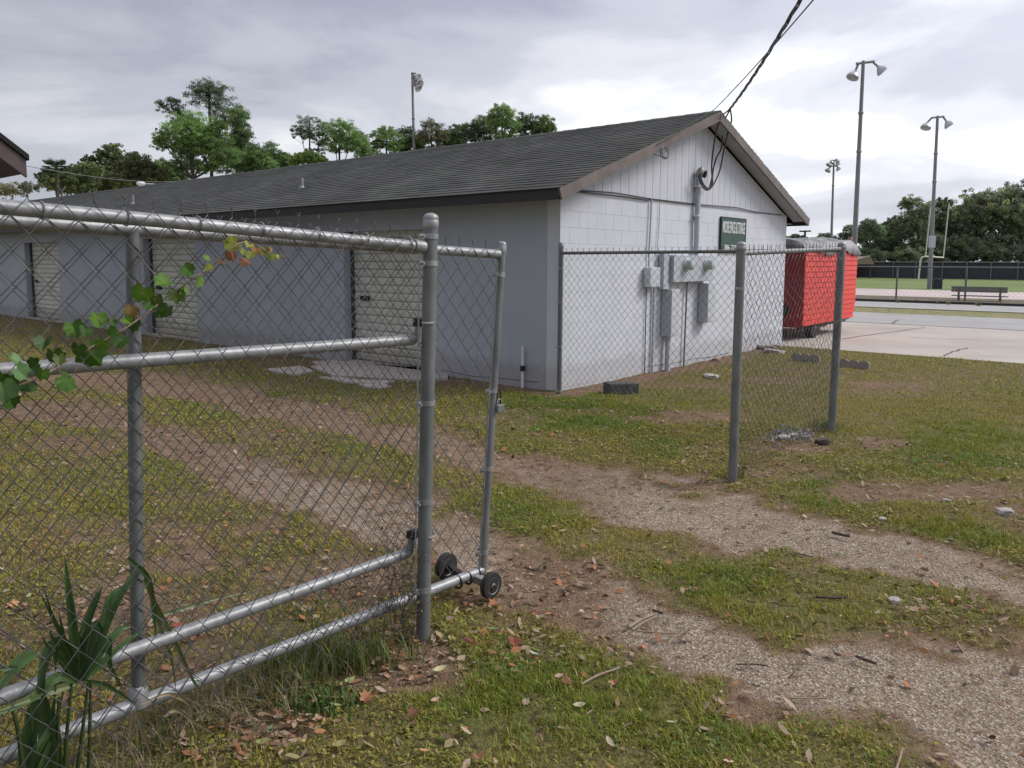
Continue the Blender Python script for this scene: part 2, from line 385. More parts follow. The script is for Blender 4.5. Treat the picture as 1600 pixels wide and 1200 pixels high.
def hgt(X, Y):
    u = X * E1[0] + Y * E1[1]
    d, g, gr, l = cover(X, Y)
    fade = (1 - sm(u, 12.5, 14.0)) * (1 - sm(np.abs(X), 14, 22)) * sm(Y, -3, 0)
    z = (fbm(X * 2.2, Y * 2.2, 51, 4) - .55) * 0.035 + (fbm(X * 13, Y * 13, 77, 3) - .6) * .014 - 0.016 * d
    return (z - 0.004) * fade - .002

# ------------------------------------------------------------ ground sheet
def axis_pts(lo, hi, step, far):
    core = np.arange(lo, hi + 1e-6, step); k = 1.28
    right = [hi]; s = step
    while right[-1] < far: s *= k; right.append(right[-1] + s)
    left = [lo]; s = step
    while left[-1] > -far: s *= k; left.append(left[-1] - s)
    return np.array(left[1:][::-1] + list(core) + right[1:])
gx = axis_pts(-5.0, 6.5, 0.04, 900); gy = axis_pts(1.2, 10.5, 0.04, 900)
GX, GY = np.meshgrid(gx, gy)
dd, gg, gr, ll = cover(GX, GY)
GZ = hgt(GX, GY)
V = np.stack([GX, GY, GZ], -1).reshape(-1, 3)
ny, nx = GX.shape
idx = np.arange(nx * ny).reshape(ny, nx)
Fq = np.stack([idx[:-1, :-1], idx[:-1, 1:], idx[1:, 1:], idx[1:, :-1]], -1).reshape(-1, 4)
gm = bpy.data.materials.new('lawn_and_tracks'); gm.use_nodes = True
t = gm.node_tree; b = t.nodes['Principled BSDF']; b.inputs['Roughness'].default_value = 0.95; b.inputs['Specular IOR Level'].default_value = 0.15
ac = N(t, 'ShaderNodeVertexColor', layer_name='tint'); sp = N(t, 'ShaderNodeSeparateColor'); t.links.new(ac.outputs[0], sp.inputs[0])
oc = N(t, 'ShaderNodeTexCoord').outputs['Object']
nf = noise(t, oc, 70, 5, .7); nm = noise(t, oc, 9, 5, .65); ns = noise(t, oc, 26, 4, .7)
grass_c = mixc(t, ramp(t, sp.outputs[2], [(0.1, 0.0), (0.9, 1.0)]), (0.13, 0.10, 0.045), (0.085, 0.10, 0.025))
grass_c = mixc(t, ramp(t, nf, [(0.35, 0.0), (0.7, 1.0)]), grass_c, (0.21, 0.18, 0.07))
grass_c = mixc(t, ramp(t, ns, [(0.3, 1.0), (0.5, 0.0)]), grass_c, (0.032, 0.027, 0.012))  # dark flecks painted in as the shadows between grass tufts
soil = mixc(t, ramp(t, nm, [(0.3, 0.0), (0.7, 1.0)]), (0.115, 0.070, 0.042), (0.235, 0.155, 0.103))
soil = mixc(t, ramp(t, nf, [(0.45, 0.0), (0.75, 0.8)]), soil, (0.36, 0.265, 0.185))
vor = N(t, 'ShaderNodeTexVoronoi'); vor.inputs['Scale'].default_value = 120; t.links.new(oc, vor.inputs['Vector'])
vs = N(t, 'ShaderNodeSeparateColor'); t.links.new(vor.outputs['Color'], vs.inputs[0])
grv = ramp(t, vs.outputs[0], [(0.0, (0.14, 0.10, 0.07)), (0.35, (0.26, 0.20, 0.148)), (0.8, (0.37, 0.30, 0.235)), (0.97, (0.58, 0.51, 0.42))])
ge = mathn(t, 'ADD', sp.outputs[1], mathn(t, 'MULTIPLY', mathn(t, 'SUBTRACT', nm, 0.5), 0.9))
soil = mixc(t, ramp(t, ge, [(0.28, 0.0), (0.95, 0.85)]), soil, grv)
de = mathn(t, 'ADD', sp.outputs[0], mathn(t, 'MULTIPLY', mathn(t, 'SUBTRACT', ns, 0.5), 1.0))
gc = mixc(t, ramp(t, de, [(0.22, 0.0), (0.72, 1.0)]), grass_c, soil)
t.links.new(gc, b.inputs['Base Color'])
bp = N(t, 'ShaderNodeBump'); bp.inputs['Distance'].default_value = 0.012
t.links.new(mathn(t, 'ADD', nf, mathn(t, 'MULTIPLY', vor.outputs['Distance'], 0.6)), bp.inputs['Height']); t.links.new(bp.outputs[0], b.inputs['Normal'])
gcol4 = np.stack([dd, gg, gr, np.ones_like(dd)], -1).reshape(-1, 4)
g_o = npmesh('ground', V, Fq, gm, 'structure', gcol4)

def sheet(name, u0, u1, w0, w1, z, m, kind='structure'):
    o = MB().box((u0, w0, z - .12 if z > .05 else -0.02), (u1, w1, z)).build(name, m, uwf=True)
    tag(o, kind=kind); return o
sheet('driveway', 14.62, 21.72, -70, 90, 0.004, M['apron'])
sheet('driveway_joint', 21.73, 21.86, -70, 90, 0.002, M['joint'])
sheet('road', 21.87, 26.4, -70, 90, 0.006, M['road'])
sheet('grass_verge', 26.4, 29.0, -70, 90, 0.010, M['verge'])
sheet('kerb', 29.0, 29.3, -70, 90, 0.05, M['kerb'])
sheet('far_road', 29.3, 33.9, -70, 90, 0.006, M['road'])
sheet('landscape_timber_edge', 33.9, 34.15, -70, 90, 0.10, M['fascia'])
sheet('planting_bed', 34.15, 40.0, -70, 90, 0.014, M['mulch'])
sheet('paved_court', 40.0, 50.5, -70, 90, 0.010, M['court'])
sheet('playing_field', 50.5, 85.0, -90, 130, 0.006, M['field'])
def crack(pts, r):
    m = MB(); P = []
    for i in range(len(pts) - 1):
        a, b = np.array(pts[i], float), np.array(pts[i + 1], float)
        for k in range(8): P.append(a + (b - a) * k / 8 + np.array([rnd.uniform(-.03, .03), rnd.uniform(-.03, .03)]))
    P.append(np.array(pts[-1], float))
    for i in range(len(P) - 1):
        a, b = P[i], P[i + 1]; d = (b - a) / np.linalg.norm(b - a); n = np.array([-d[1], d[0]]) * r
        m.quad((*(a - n), .009), (*(b - n), .009), (*(b + n), .009), (*(a + n), .009))
    return m
cm = MB()
for pts, r in (([(1315, 530), (1380, 521), (1445, 512)], .02), ([(1475, 556), (1492, 549), (1512, 544)], .018), ([(1420, 527), (1470, 530), (1530, 532)], .012), ([(1393, 507), (1403, 500)], .03)):
    q = crack([tuple(ground(*p)[:2]) for p in pts], r); n = len(cm.v); cm.v += q.v; cm.f += [tuple(i + n for i in f) for f in q.f]
tag(cm.build('driveway_crack', M['joint']), kind='structure')

# ------------------------------------------------------------ grass, gravel, litter
def blades(n, y0, y1, h0, h1, wd, segs, xw=0.74, power=1.0, seed=0):
    r = np.random.default_rng(seed)
    Y = np.sqrt(r.random(n) * (y1 ** 2 - y0 ** 2) + y0 ** 2)
    X = (r.random(n) * 2 - 1) * (Y * xw + .25)
    d, g, gn, l = cover(X, Y)
    u = X * E1[0] + Y * E1[1]; w = X * EW[0] + Y * EW[1]
    dens = (1 - np.clip(d * 1.25 + .7 * (fbm(X * 20, Y * 20, 91, 2) - .5) * (d > .1), 0, 0.97)) * (1 - .55 * l) * (0.5 + .5 * gn)
    clump = fbm(X * 9, Y * 9, 41, 3); dens = dens * np.clip(.08 + 2.3 * (clump - .28), .06, 1)
    inside = ((u > 7.62) & (w > 5.62) & (u < 15.2)) | ((u > 14.6 + .1 * np.sin(w * 3)) & ~((u > 26.25 + .15 * np.sin(w * 2.1)) & (u < 28.98)))
    keep = (r.random(n) < dens) & ~inside
    X, Y, d, gn, l, clump = X[keep], Y[keep], d[keep], gn[keep], l[keep], clump[keep]; m = len(X)
    Z = hgt(X, Y)
    a = r.random(m) * 2 * np.pi; lean = r.random(m) ** .7 * 1.25
    L = (h0 + (h1 - h0) * r.random(m) ** 1.6) * (.6 + .6 * clump) * (1 - .3 * d) * (0.8 + .35 * gn)
    wv = wd * (.7 + .6 * r.random(m))
    dx, dy = np.cos(a), np.sin(a); b2 = a + np.pi / 2 + r.normal(0, .4, m); sx, sy = np.cos(b2) * wv / 2, np.sin(b2) * wv / 2
    hx = np.sin(lean) * L; hz = np.cos(lean) * L
    base = np.stack([X, Y, Z], -1); sv = np.stack([sx, sy, sx * 0], -1)
    tip = base + np.stack([dx * hx, dy * hx, hz], -1)
    # colour of the blade itself: green, olive or straw
    k = r.random(m); straw = k < (0.27 - .22 * gn + .2 * d)
    cg = np.array([0.16, 0.245, 0.028]); co = np.array([0.36, 0.32, 0.055]); cs = np.array([0.52, 0.37, 0.17])
    mixv = np.clip(gn * .75 - .08 + r.normal(0, .28, m), 0, 1)[:, None]
    c = co * (1 - mixv) + cg * mixv; c[straw] = cs * (0.55 + .6 * r.random(straw.sum()))[:, None]
    c = c * (0.6 + .75 * r.random(m))[:, None]
    if segs == 2:
        mid = base + np.stack([dx * hx * .38, dy * hx * .38, hz * .62], -1)
        V = np.stack([base - sv, base + sv, mid + sv * .75, mid - sv * .75, tip], 1).reshape(-1, 3)
        o = np.arange(m)[:, None] * 5
        F = np.concatenate([o + np.array([[0, 1, 2]]), o + np.array([[0, 2, 3]]), o + np.array([[3, 2, 4]])], 0); nv = 5
    else:
        V = np.stack([base - sv, base + sv, tip], 1).reshape(-1, 3); F = np.arange(m)[:, None] * 3 + np.array([[0, 1, 2]]); nv = 3
    C4 = np.repeat(np.concatenate([c, np.ones((m, 1))], 1), nv, 0)
    return V, F, C4
parts = [blades(430000, 2.2, 5.2, .018, .052, .0036, 2, seed=1), blades(420000, 5.2, 9.0, .02, .052, .006, 1, seed=2), blades(260000, 9.0, 16.0, .025, .06, .012, 1, seed=3), blades(90000, 16.0, 36.0, .04, .08, .03, 1, xw=.72, seed=4)]
off = 0; Vs, Fs, Cs = [], [], []
for v, f, c in parts: Vs.append(v); Fs.append(f + off); Cs.append(c); off += len(v)
go = npmesh('grass', np.concatenate(Vs), np.concatenate(Fs), M['blade'], 'stuff', np.concatenate(Cs))
tag(go, 'patchy short green and straw coloured lawn grass', 'grass')

def stones(n, seed=5):
    r = np.random.default_rng(seed)
    Y = np.sqrt(r.random(n) * (8.5 ** 2 - 2.2 ** 2) + 2.2 ** 2); X = (r.random(n) * 2 - 1) * (Y * .74 + .2)
    d, g, gn, l = cover(X, Y); keep = (r.random(n) < np.clip((g - .1) * .9 * (.35 + 1.3 * fbm(X * 4, Y * 4, 66, 3)), 0.02, 1)) & (X * E1[0] + Y * E1[1] < 7.5)
    X, Y = X[keep], Y[keep]; m = len(X); Z = hgt(X, Y)
    s = .0018 + .0038 * r.random(m) ** 4 + .0012 * (Y / 5)
    oct_ = np.array([[1, 0, 0], [0, 1, 0], [-1, 0, 0], [0, -1, 0], [0, 0, .6], [0, 0, -.4]], float)
    P = oct_[None] * (0.6 + .7 * r.random((m, 6, 1)))
    a = r.random(m) * 6.28; ca, sa = np.cos(a), np.sin(a)
    x = P[:, :, 0] * 1.3; y = P[:, :, 1]; P = np.stack([x * ca[:, None] - y * sa[:, None], x * sa[:, None] + y * ca[:, None], P[:, :, 2]], -1)
    V = P * s[:, None, None] + np.stack([X, Y, Z + s * .2], -1)[:, None]
    F0 = np.array([[0, 1, 4], [1, 2, 4], [2, 3, 4], [3, 0, 4]]); F = (np.arange(m)[:, None, None] * 6 + F0[None]).reshape(-1, 3)
    b = (.22 + .22 * r.random(m) ** 1.9)[:, None] * np.array([1.0, .83, .66]); w = r.random(m) > .975; b[w] = .55
    return V.reshape(-1, 3), F, np.repeat(np.concatenate([b, np.ones((m, 1))], 1), 6, 0)
v, f, c = stones(150000)
tag(npmesh('gravel', v, f, M['stone'], 'stuff', c), 'loose pale shell gravel in the wheel tracks', 'gravel')

def litter(n, seed=8):
    r = np.random.default_rng(seed)
    Y = np.sqrt(r.random(n) * (9 ** 2 - 2.2 ** 2) + 2.2 ** 2); X = (r.random(n) * 2 - 1) * (Y * .74 + .2)
    d, g, gn, l = cover(X, Y); keep = (r.random(n) < np.clip(l * 1.0 + .10 + .16 * d * (1 - g), 0, 1)) & (X * E1[0] + Y * E1[1] < 7.5)
    X, Y, l = X[keep], Y[keep], l[keep]; m = len(X); Z = hgt(X, Y) + .004 + r.random(m) * .018
    L = (.006 + .022 * r.random(m) ** 2.6)[:, None]; wd = L * (.25 + .35 * r.random((m, 1))); a = r.random(m) * 6.28
    ax = np.stack([np.cos(a), np.sin(a), r.normal(0, .3, m)], -1); sx = np.stack([-np.sin(a), np.cos(a), r.normal(0, .35, m)], -1)
    P = np.stack([X, Y, Z], -1); up = np.array([0, 0, 1.0])
    V = np.stack([P - ax * L, P - ax * L * .35 + sx * wd * .9 + up * L * .2, P + ax * L * .4 + sx * wd * .8 + up * L * .25, P + ax * L + up * L * .3, P + ax * L * .35 - sx * wd * .9 + up * L * .12, P - ax * L * .4 - sx * wd * .75 + up * L * .1], 1).reshape(-1, 3)
    F = np.arange(m)[:, None] * 6 + np.array([[0, 1, 2, 3, 4, 5]])
    pal = np.array([[.30, .13, .06], [.20, .12, .085], [.27, .175, .125], [.12, .075, .05], [.30, .22, .16], [.20, .16, .08], [.34, .25, .18]])
    c = pal[r.integers(0, 7, m)] * (.7 + .6 * r.random(m))[:, None]
    return V, F, np.repeat(np.concatenate([c, np.ones((m, 1))], 1), 6, 0)
def ground_leaves(n, seed=18):      # low creeping weeds matted into the turf
    r = np.random.default_rng(seed)
    Y = np.sqrt(r.random(n) * (9.5 ** 2 - 2.2 ** 2) + 2.2 ** 2); X = (r.random(n) * 2 - 1) * (Y * .74 + .2)
    d, g, gn, l = cover(X, Y); cl = fbm(X * 2.6 + 5, Y * 2.6, 123, 4)
    keep = (r.random(n) < np.clip((1 - 1.2 * d), 0, 1) * np.clip(.15 + 3.2 * (cl - .42), .05, 1)) & (X * E1[0] + Y * E1[1] < 7.5)
    X, Y, gn = X[keep], Y[keep], gn[keep]; m = len(X); Z = hgt(X, Y) + .006 + r.random(m) * .016
    L = (.0035 + .006 * r.random(m) ** 1.5)[:, None] * (1 + .06 * Y[:, None]); wd = L * (.45 + .35 * r.random((m, 1))); a = r.random(m) * 6.28
    ax = np.stack([np.cos(a), np.sin(a), r.normal(0, .4, m)], -1); sx = np.stack([-np.sin(a), np.cos(a), r.normal(0, .4, m)], -1); P = np.stack([X, Y, Z], -1)
    V = np.stack([P - ax * L, P + sx * wd, P + ax * L, P - sx * wd], 1).reshape(-1, 3); F = np.arange(m)[:, None] * 4 + np.array([[0, 1, 2, 3]])
    k = np.clip(gn + r.normal(0, .3, m), 0, 1)[:, None]; c = np.array([.29, .25, .05]) * (1 - k) + np.array([.10, .19, .03]) * k; c = c * (.6 + .8 * r.random((m, 1)))
    return V, F, np.repeat(np.concatenate([c, np.ones((m, 1))], 1), 4, 0)
v, f, c = ground_leaves(330000)
tag(npmesh('lawn_weeds', v, f, M['blade'], 'stuff', c), 'low small leaved weeds matted into the lawn', 'weeds')
v, f, c = litter(110000)
tag(npmesh('leaf_litter', v, f, M['litter'], 'stuff', c), 'small brown dead leaves and bark bits lying on the ground', 'leaf litter')

# ------------------------------------------------------------ storage building
U0, U1, W0, W1 = 7.64, 15.04, 5.65, 39.0
ZT = 2.42
B = Thing('storage_building', 'long grey block storage building with dark shingle roof and white sided gable', 'building', (U0, W0, 0), True)
doors = [(7.86, 9.88), (14.54, 16.74), (21.45, 23.78), (28.4, 30.6)]
DH = 2.05
ww = [W0 + .2]
m = MB(); prev = W0 + .2
for a, c in doors:
    m.box((U0, prev, -.1), (U0 + .2, a, ZT)); m.box((U0, a, DH), (U0 + .2, c, ZT)); prev = c
m.box((U0, prev, -.1), (U0 + .2, W1, ZT))
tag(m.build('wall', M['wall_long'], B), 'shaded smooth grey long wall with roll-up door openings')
m = MB().box((U0 + .003, W0 + .0035, -.1), (U1 - .003, W0 + .2, ZT + .06)); bw = m.build('wall', M['wall'], B); tag(bw, 'pale painted block gable wall')
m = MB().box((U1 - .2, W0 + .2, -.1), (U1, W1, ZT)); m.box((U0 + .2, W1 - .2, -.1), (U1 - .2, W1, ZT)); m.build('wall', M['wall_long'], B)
# blocks of the gable wall: shared mesh, one object each
def blockmesh(L):
    me = bpy.data.meshes.new('block'); g = .0007; x0, x1, z0, z1 = g, L - g, g, .2 - g; e = .002
    v = [(x0, .004, z0), (x1, .004, z0), (x1, .004, z1), (x0, .004, z1), (x0 + e, 0, z0 + e), (x1 - e, 0, z0 + e), (x1 - e, 0, z1 - e), (x0 + e, 0, z1 - e)]
    me.from_pydata(v, [], [(4, 5, 6, 7), (0, 1, 5, 4), (1, 2, 6, 5), (2, 3, 7, 6), (3, 0, 4, 7)]); me.materials.append(M['wall']); return me
bm4, bm2, bm1 = blockmesh(.4), blockmesh(.2), blockmesh(.4)
for r_ in range(12):
    x = 0.0; first = .2 if r_ % 2 else .4
    while x < 7.4 - .01:
        L = first if x == 0 else .4
        L = min(L, 7.4 - x); me = bm4 if L > .3 else bm2
        o = bpy.data.objects.new('block', me); COL.objects.link(o); o.parent = bw
        o.location = (x, rnd.uniform(-.0004, .0002), r_ * .2 + .02); x += L
# doors
sm_ = MB(); sm_.prism([(0, 0, 0), (-.012, 0, .02), (-.014, 0, .06), (-.012, 0, .095), (0, 0, .113), (.004, 0, .113), (.004, 0, 0)], (0, 1, 0))
slat_me = {}
for a, c in doors:
    L = c - a
    me = bpy.data.meshes.new('slat'); me.from_pydata([(x, y * (L - .1), z) for x, y, z in sm_.v], [], sm_.f); me.materials.append(M['slat'])
    d = MB().box((U0 + .19, a + .05, .01), (U0 + .198, c - .05, DH)).build('roll_up_door', M['track'], B)
    for k in range(17):
        o = bpy.data.objects.new('slat', me); COL.objects.link(o); o.parent = d; o.location = (.185, a - W0 + .05, .03 + k * .12)
    MB().box((U0 + .13, a, -.02), (U0 + .175, a + .05, DH)).build('door_guide', M['track'], B); MB().box((U0 + .13, c - .05, -.02), (U0 + .175, c, DH)).build('door_guide', M['track'], B)
    MB().box((U0 + .15, a + .3, .62), (U0 + .172, a + .42, .68)).build('door_latch', M['black'], (B, d)) if False else None
    MB().box((U0 + .135, c - .42, .98), (U0 + .168, c - .22, 1.05)).build('latch', M['black'], B)
    MB().box((U0 + .0, a, -.05), (U0 + .2, c, .02)).build('door_sill', M['concrete'], B)
MB().box((U0 + .2, W0 + .2, -.1), (U1 - .2, W1 - .2, .0)).build('floor_slab', M['concrete'], B)
# gable siding
UC, ZR, MS = (U0 + U1) / 2, 3.90, 0.355
def zroof(u): return ZR - MS * abs(u - UC)
bk = MB(); bk.prism([(U0 + .02, W0 + .02, ZT + .06), (U1 - .02, W0 + .02, ZT + .06), (UC, W0 + .02, zroof(UC) - .14)], (0, .06, 0)); bk.build('gable_backing', M['groove'], B)
nb = 34; bwid = (U1 - U0 - .1) / nb
for i in range(nb):
    a = U0 + .05 + i * bwid + .0045; c = a + bwid - .009
    pts = [(a, W0 - .006, ZT + .075), (c, W0 - .006, ZT + .075), (c, W0 - .006, zroof(c) - .13)]
    if a < UC < c: pts.append((UC, W0 - .006, ZR - .13))
    pts.append((a, W0 - .006, zroof(a) - .13))
    if pts[2][2] < ZT + .09 and pts[-1][2] < ZT + .09: continue
    pts = [(p[0], p[1], max(p[2], ZT + .076)) for p in pts]
    MB().prism(pts, (0, .024, 0)).build('siding_board', M['siding'], B)
MB().box((U0, W0 - .008, ZT + .063), (U1, W0 + .03, ZT + .073)).build('drip_edge', M['meterlite'], B)
# roof
RW0, RW1 = 5.35, W1 + .3; HU = 4.10; th = math.atan(MS)
def rp(s, side, w, n=0.0):  # s distance down the slope from the ridge, n height above it
    return (UC + side * (s * math.cos(th) + n * math.sin(th)), w, ZR - s * math.sin(th) + n * math.cos(th))
SL = HU / math.cos(th)
for side in (-1, 1):
    m = MB(); o_ = [rp(0, side, RW0 + .03), rp(SL, side, RW0 + .03), rp(SL, side, RW0 + .03, -.03), rp(0.0, side, RW0 + .03, -.03)]
    m.prism(o_, (0, RW1 - RW0 - .06, 0)); m.build('roof_deck', M['fascia'], B)
    m = MB(); cols = []; ex = .143; nc = int(SL / ex) + 1
    for i in range(nc):
        s1 = SL + .02 - i * ex; s0 = max(s1 - ex - .02, 0); w = RW0 - .0 - rnd.uniform(0, .3)
        while w < RW1:
            L = rnd.uniform(.22, .36) if rnd.random() < .5 else .305
            a, c = max(w, RW0), min(w + L - .006, RW1)
            if c - a > .02:
                t_ = .010 + rnd.uniform(-.0015, .0015); n0 = len(m.v)
                m.v += [rp(s1, side, a, .002), rp(s1, side, c, .002), rp(s1, side, c, t_ + .002), rp(s1, side, a, t_ + .002), rp(s0, side, c, .0025), rp(s0, side, a, .0025)]
                m.f += [(n0, n0 + 1, n0 + 2, n0 + 3), (n0 + 3, n0 + 2, n0 + 4, n0 + 5), (n0, n0 + 3, n0 + 5), (n0 + 1, n0 + 4, n0 + 2)]
                k = rnd.uniform(.86, 1.2); g_ = rnd.uniform(.97, 1.04); cols += [(k, k * g_, k, 1)] * 6
            w += L
    o = m.build('shingles', M['shingle'], B, colors=cols); tag(o, kind='stuff')
    # ridge cap, rake board, eave fascia, soffits
    m = MB(); m.prism([rp(0, side, RW0, -.0), rp(SL + .02, side, RW0, -.0), rp(SL + .02, side, RW0, -.135), rp(0, side, RW0, -.135)], (0, .028, 0))
    tag(m.build('rake_board', M['rake'], B), 'weathered pinkish brown rake board')
    m = MB(); m.prism([rp(.02, side, RW0 + .03, -.05), rp(SL - .03, side, RW0 + .03, -.05), rp(SL - .03, side, RW0 + .03, -.065), rp(.02, side, RW0 + .03, -.065)], (0, W0 - RW0 - .03, 0))
    m.build('soffit', M['soffit'], B)
    ue = UC + side * HU; ze = ZR - MS * HU
    m = MB(); m.box((min(ue, ue - side * .025), RW0 + .03, ze - .13), (max(ue, ue - side * .025), RW1, ze + .0)); m.build('fascia', M['fascia'], B)
    uwl = U0 if side < 0 else U1
    m = MB(); m.box((min(ue - side * .03, uwl), RW0 + .32, ze - .10), (max(ue - side * .03, uwl), RW1, ze - .085)); m.build('soffit', M['soffit'], B)
    # upper wall strip up to the soffit
m = MB()
for k in range(0, int((RW1 - RW0) / .3)):
    w = RW0 + k * .3; m.quad((UC - .15, w, ZR - .15 * MS + .012), (UC - .15, w + .295, ZR - .15 * MS + .016), (UC, w + .295, ZR + .024), (UC, w, ZR + .018)); m.quad((UC, w, ZR + .018), (UC, w + .295, ZR + .024), (UC + .15, w + .295, ZR - .15 * MS + .016), (UC + .15, w, ZR - .15 * MS + .012))
m.build('ridge_cap', M['shingle'], B, colors=[(.85, .85, .85, 1)] * len(m.v))
for px, py, h in ((471, 294, .17), (207, 319, .2), (1120, 0, 0)):
    if h == 0: continue
    # find the vent's foot on the camera-side slope
    d = ray(px, py); nrm = np.array(-math.sin(th) * E1) + np.array([0, 0, math.cos(th)]); P0 = W(UC, 0, ZR)
    q = _C + d * ((P0 - _C) @ nrm) / (d @ nrm); q = uw(q)
    m = MB(); m.tube([(q[0], q[1], q[2] - .1), (q[0], q[1], q[2] + h * 1.1)], .045, 12); m.lathe((q[0], q[1], q[2] + .0), [(.07, -.03), (.06, .02), (.046, .04)], 12)
    m.build('vent_pipe', M['polem'], B, smooth=True)

def cabl(pts, r, name='cable', par=None, sides=6):
    return MB().tube(pts, r, sides).build(name, M['cable'], par, smooth=True)
# wires stapled along the top of the block wall
P = [onw(x, y, W0 - .02) for x, y in ((885, 297), (930, 303), (985, 309), (1010, 313), (1020, 311), (1070, 317), (1085, 319))]
cabl(P, .008, 'wall_wire', B)
P = [onw(x, y, W0 - .022) for x, y in ((885, 296), (960, 301), (1020, 311), (1085, 319), (1150, 324), (1180, 331), (1222, 336))]
cabl(P, .007, 'wall_wire', B)
P = [onw(x, y, W0 - .03) for x, y in ((1018, 311), (1017, 340), (1014, 395), (1014, 418))]
MB().tube(P, .013, 8).build('wall_conduit', M['meter'], B, smooth=True)
P = [onw(x, y, W0 - .02) for x, y in ((1031, 316), (1030, 350), (1026, 400), (1026, 420))]
MB().tube(P, .006, 6).build('wall_conduit', M['meter'], B, smooth=True)
# cracks low on the walls
P = [onw(x, y, W0 + .001) for x, y in ((1010, 573), (1050, 568), (1080, 561), (1110, 558), (1140, 551))]
MB().tube(P, .006, 4).build('wall_crack', M['joint'], B)
def onu(x, y, u):
    d = ray(x, y); t = (u - _C @ E1) / (d @ E1); q = _C + d * t; return (u, float(q @ EW), float(q[2]))
P = [onu(x, y, U0 - .001) for x, y in ((690, 578), (740, 588), (775, 590), (820, 595), (842, 597))]
MB().tube(P, .005, 4).build('wall_crack', M['joint'], B)

# sign
q0 = onw(1124, 342, W0 - .02); q1 = onw(1162, 396, W0 - .02)
sx0, sx1, sz0, sz1 = 12.07, 13.04, 1.76, 2.335
SG = Thing('wall_sign', 'green sign board with white lettering on the pale gable wall', 'sign', (sx0, W0 - .02, sz0), True)
MB().box((sx0, W0 - .035, sz0), (sx1, W0 - .012, sz1)).build('sign_board', M['sign'], SG, bevel=.002)
MB().box((sx0 - .012, W0 - .04, sz0 - .012), (sx0 - .001, W0 - .01, sz1 + .012)).box((sx1 + .001, W0 - .04, sz0 - .012), (sx1 + .012, W0 - .01, sz1 + .012)).box((sx0 - .012, W0 - .04, sz1 + .001), (sx1 + .012, W0 - .01, sz1 + .014)).build('sign_frame', M['fascia'], SG)
def text(s, x0, x1, z0, z1, w, mt, th_):
    cu = bpy.data.curves.new('lettering', 'FONT'); cu.body = s; cu.extrude = .002; cu.resolution_u = 3; cu.offset = .004
    o = bpy.data.objects.new('lettering', cu); COL.objects.link(o)
    dg = bpy.context.evaluated_depsgraph_get(); me = bpy.data.meshes.new_from_object(o.evaluated_get(dg))
    co = np.array([v.co[:] for v in me.vertices]); mn, mx = co.min(0), co.max(0)
    for v, c in zip(me.vertices, co):
        v.co = (x0 + (c[0] - mn[0]) / (mx[0] - mn[0]) * (x1 - x0) - th_.base[0], w - th_.base[1] + (0 if c[2] > 0 else .003), z0 + (c[1] - mn[1]) / (mx[1] - mn[1]) * (z1 - z0) - th_.base[2])
    me.materials.clear(); me.materials.append(mt); COL.objects.unlink(o); bpy.data.objects.remove(o)
    ob = bpy.data.objects.new('lettering', me); COL.objects.link(ob); ob.parent = th_.o; return ob
text('MOORE SPACE & STORAGE', sx0 + .05, sx1 - .04, sz1 - .25, sz1 - .055, W0 - .038, M['white'], SG)
text('386-725', sx0 + .12, sx0 + .60, sz0 + .04, sz0 + .13, W0 - .038, M['white'], SG)

# service mast with weatherhead and drip loops
mu = 11.14
SMs = Thing('service_mast', 'grey conduit mast with weatherhead and drooping black drip loops on the gable', 'conduit', (mu, W0 - .06, 1.6), True)
MB().tube([(mu, W0 - .06, 1.62), (mu, W0 - .06, 2.93)], .042, 14).build('mast_pipe', M['meter'], SMs, smooth=True)
for z in (2.3, 2.75): MB().box((mu - .07, W0 - .108, z), (mu + .07, W0 - .002, z + .03)).build('pipe_strap', M['meterlite'], SMs)
MB().lathe((mu, W0 - .07, 2.91), [(.05, 0), (.062, .02), (.065, .08), (.05, .12), (.02, .15)], 14, axis=(.0, -.3, 1)).build('weatherhead', M['galv'], SMs, smooth=True)
MB().lathe((mu + .02, W0 - .1, 2.96), [(.045, 0), (.055, .04), (.06, .07), (.02, .085)], 12, axis=(.5, -1, -.25)).build('weatherhead_hood', M['black'], SMs, smooth=True)
def spl(pts, n=6):
    P = [np.array(p, float) for p in pts]; P = [2 * P[0] - P[1]] + P + [2 * P[-1] - P[-2]]; out = []
    for i in range(1, len(P) - 2):
        for k in range(n):
            t = k / n; a, b, c, d = P[i - 1:i + 3]
            out.append(.5 * ((2 * b) + (-a + c) * t + (2 * a - 5 * b + 4 * c - d) * t * t + (-a + 3 * b - 3 * c + d) * t ** 3))
    out.append(P[-2]); return out
hub = np.array(onw(1140, 171, RW0 - .05))
for pts in (((1093, 272), (1100, 290), (1108, 296), (1113, 285), (1112, 260), (1115, 230), (1122, 195), (1134, 183), (1141, 170)),
            ((1091, 275), (1098, 292), (1106, 297), (1115, 288), (1125, 265), (1131, 235), (1138, 205), (1143, 188), (1141, 170)),
            ((1092, 276), (1099, 288), (1107, 294), (1112, 280), (1115, 262), (1120, 245), (1127, 232), (1129, 212))):
    n_ = len(pts); P = []
    for i, (x, y) in enumerate(pts):
        w = W0 - .16 if i < 5 else (W0 - .16) + (RW0 - .05 - (W0 - .16)) * ((i - 4) / (n_ - 5))
        P.append(onw(x, y, w))
    MB().tube(spl(P), .012, 6).build('drip_loop', M['cable'], SMs, smooth=True)
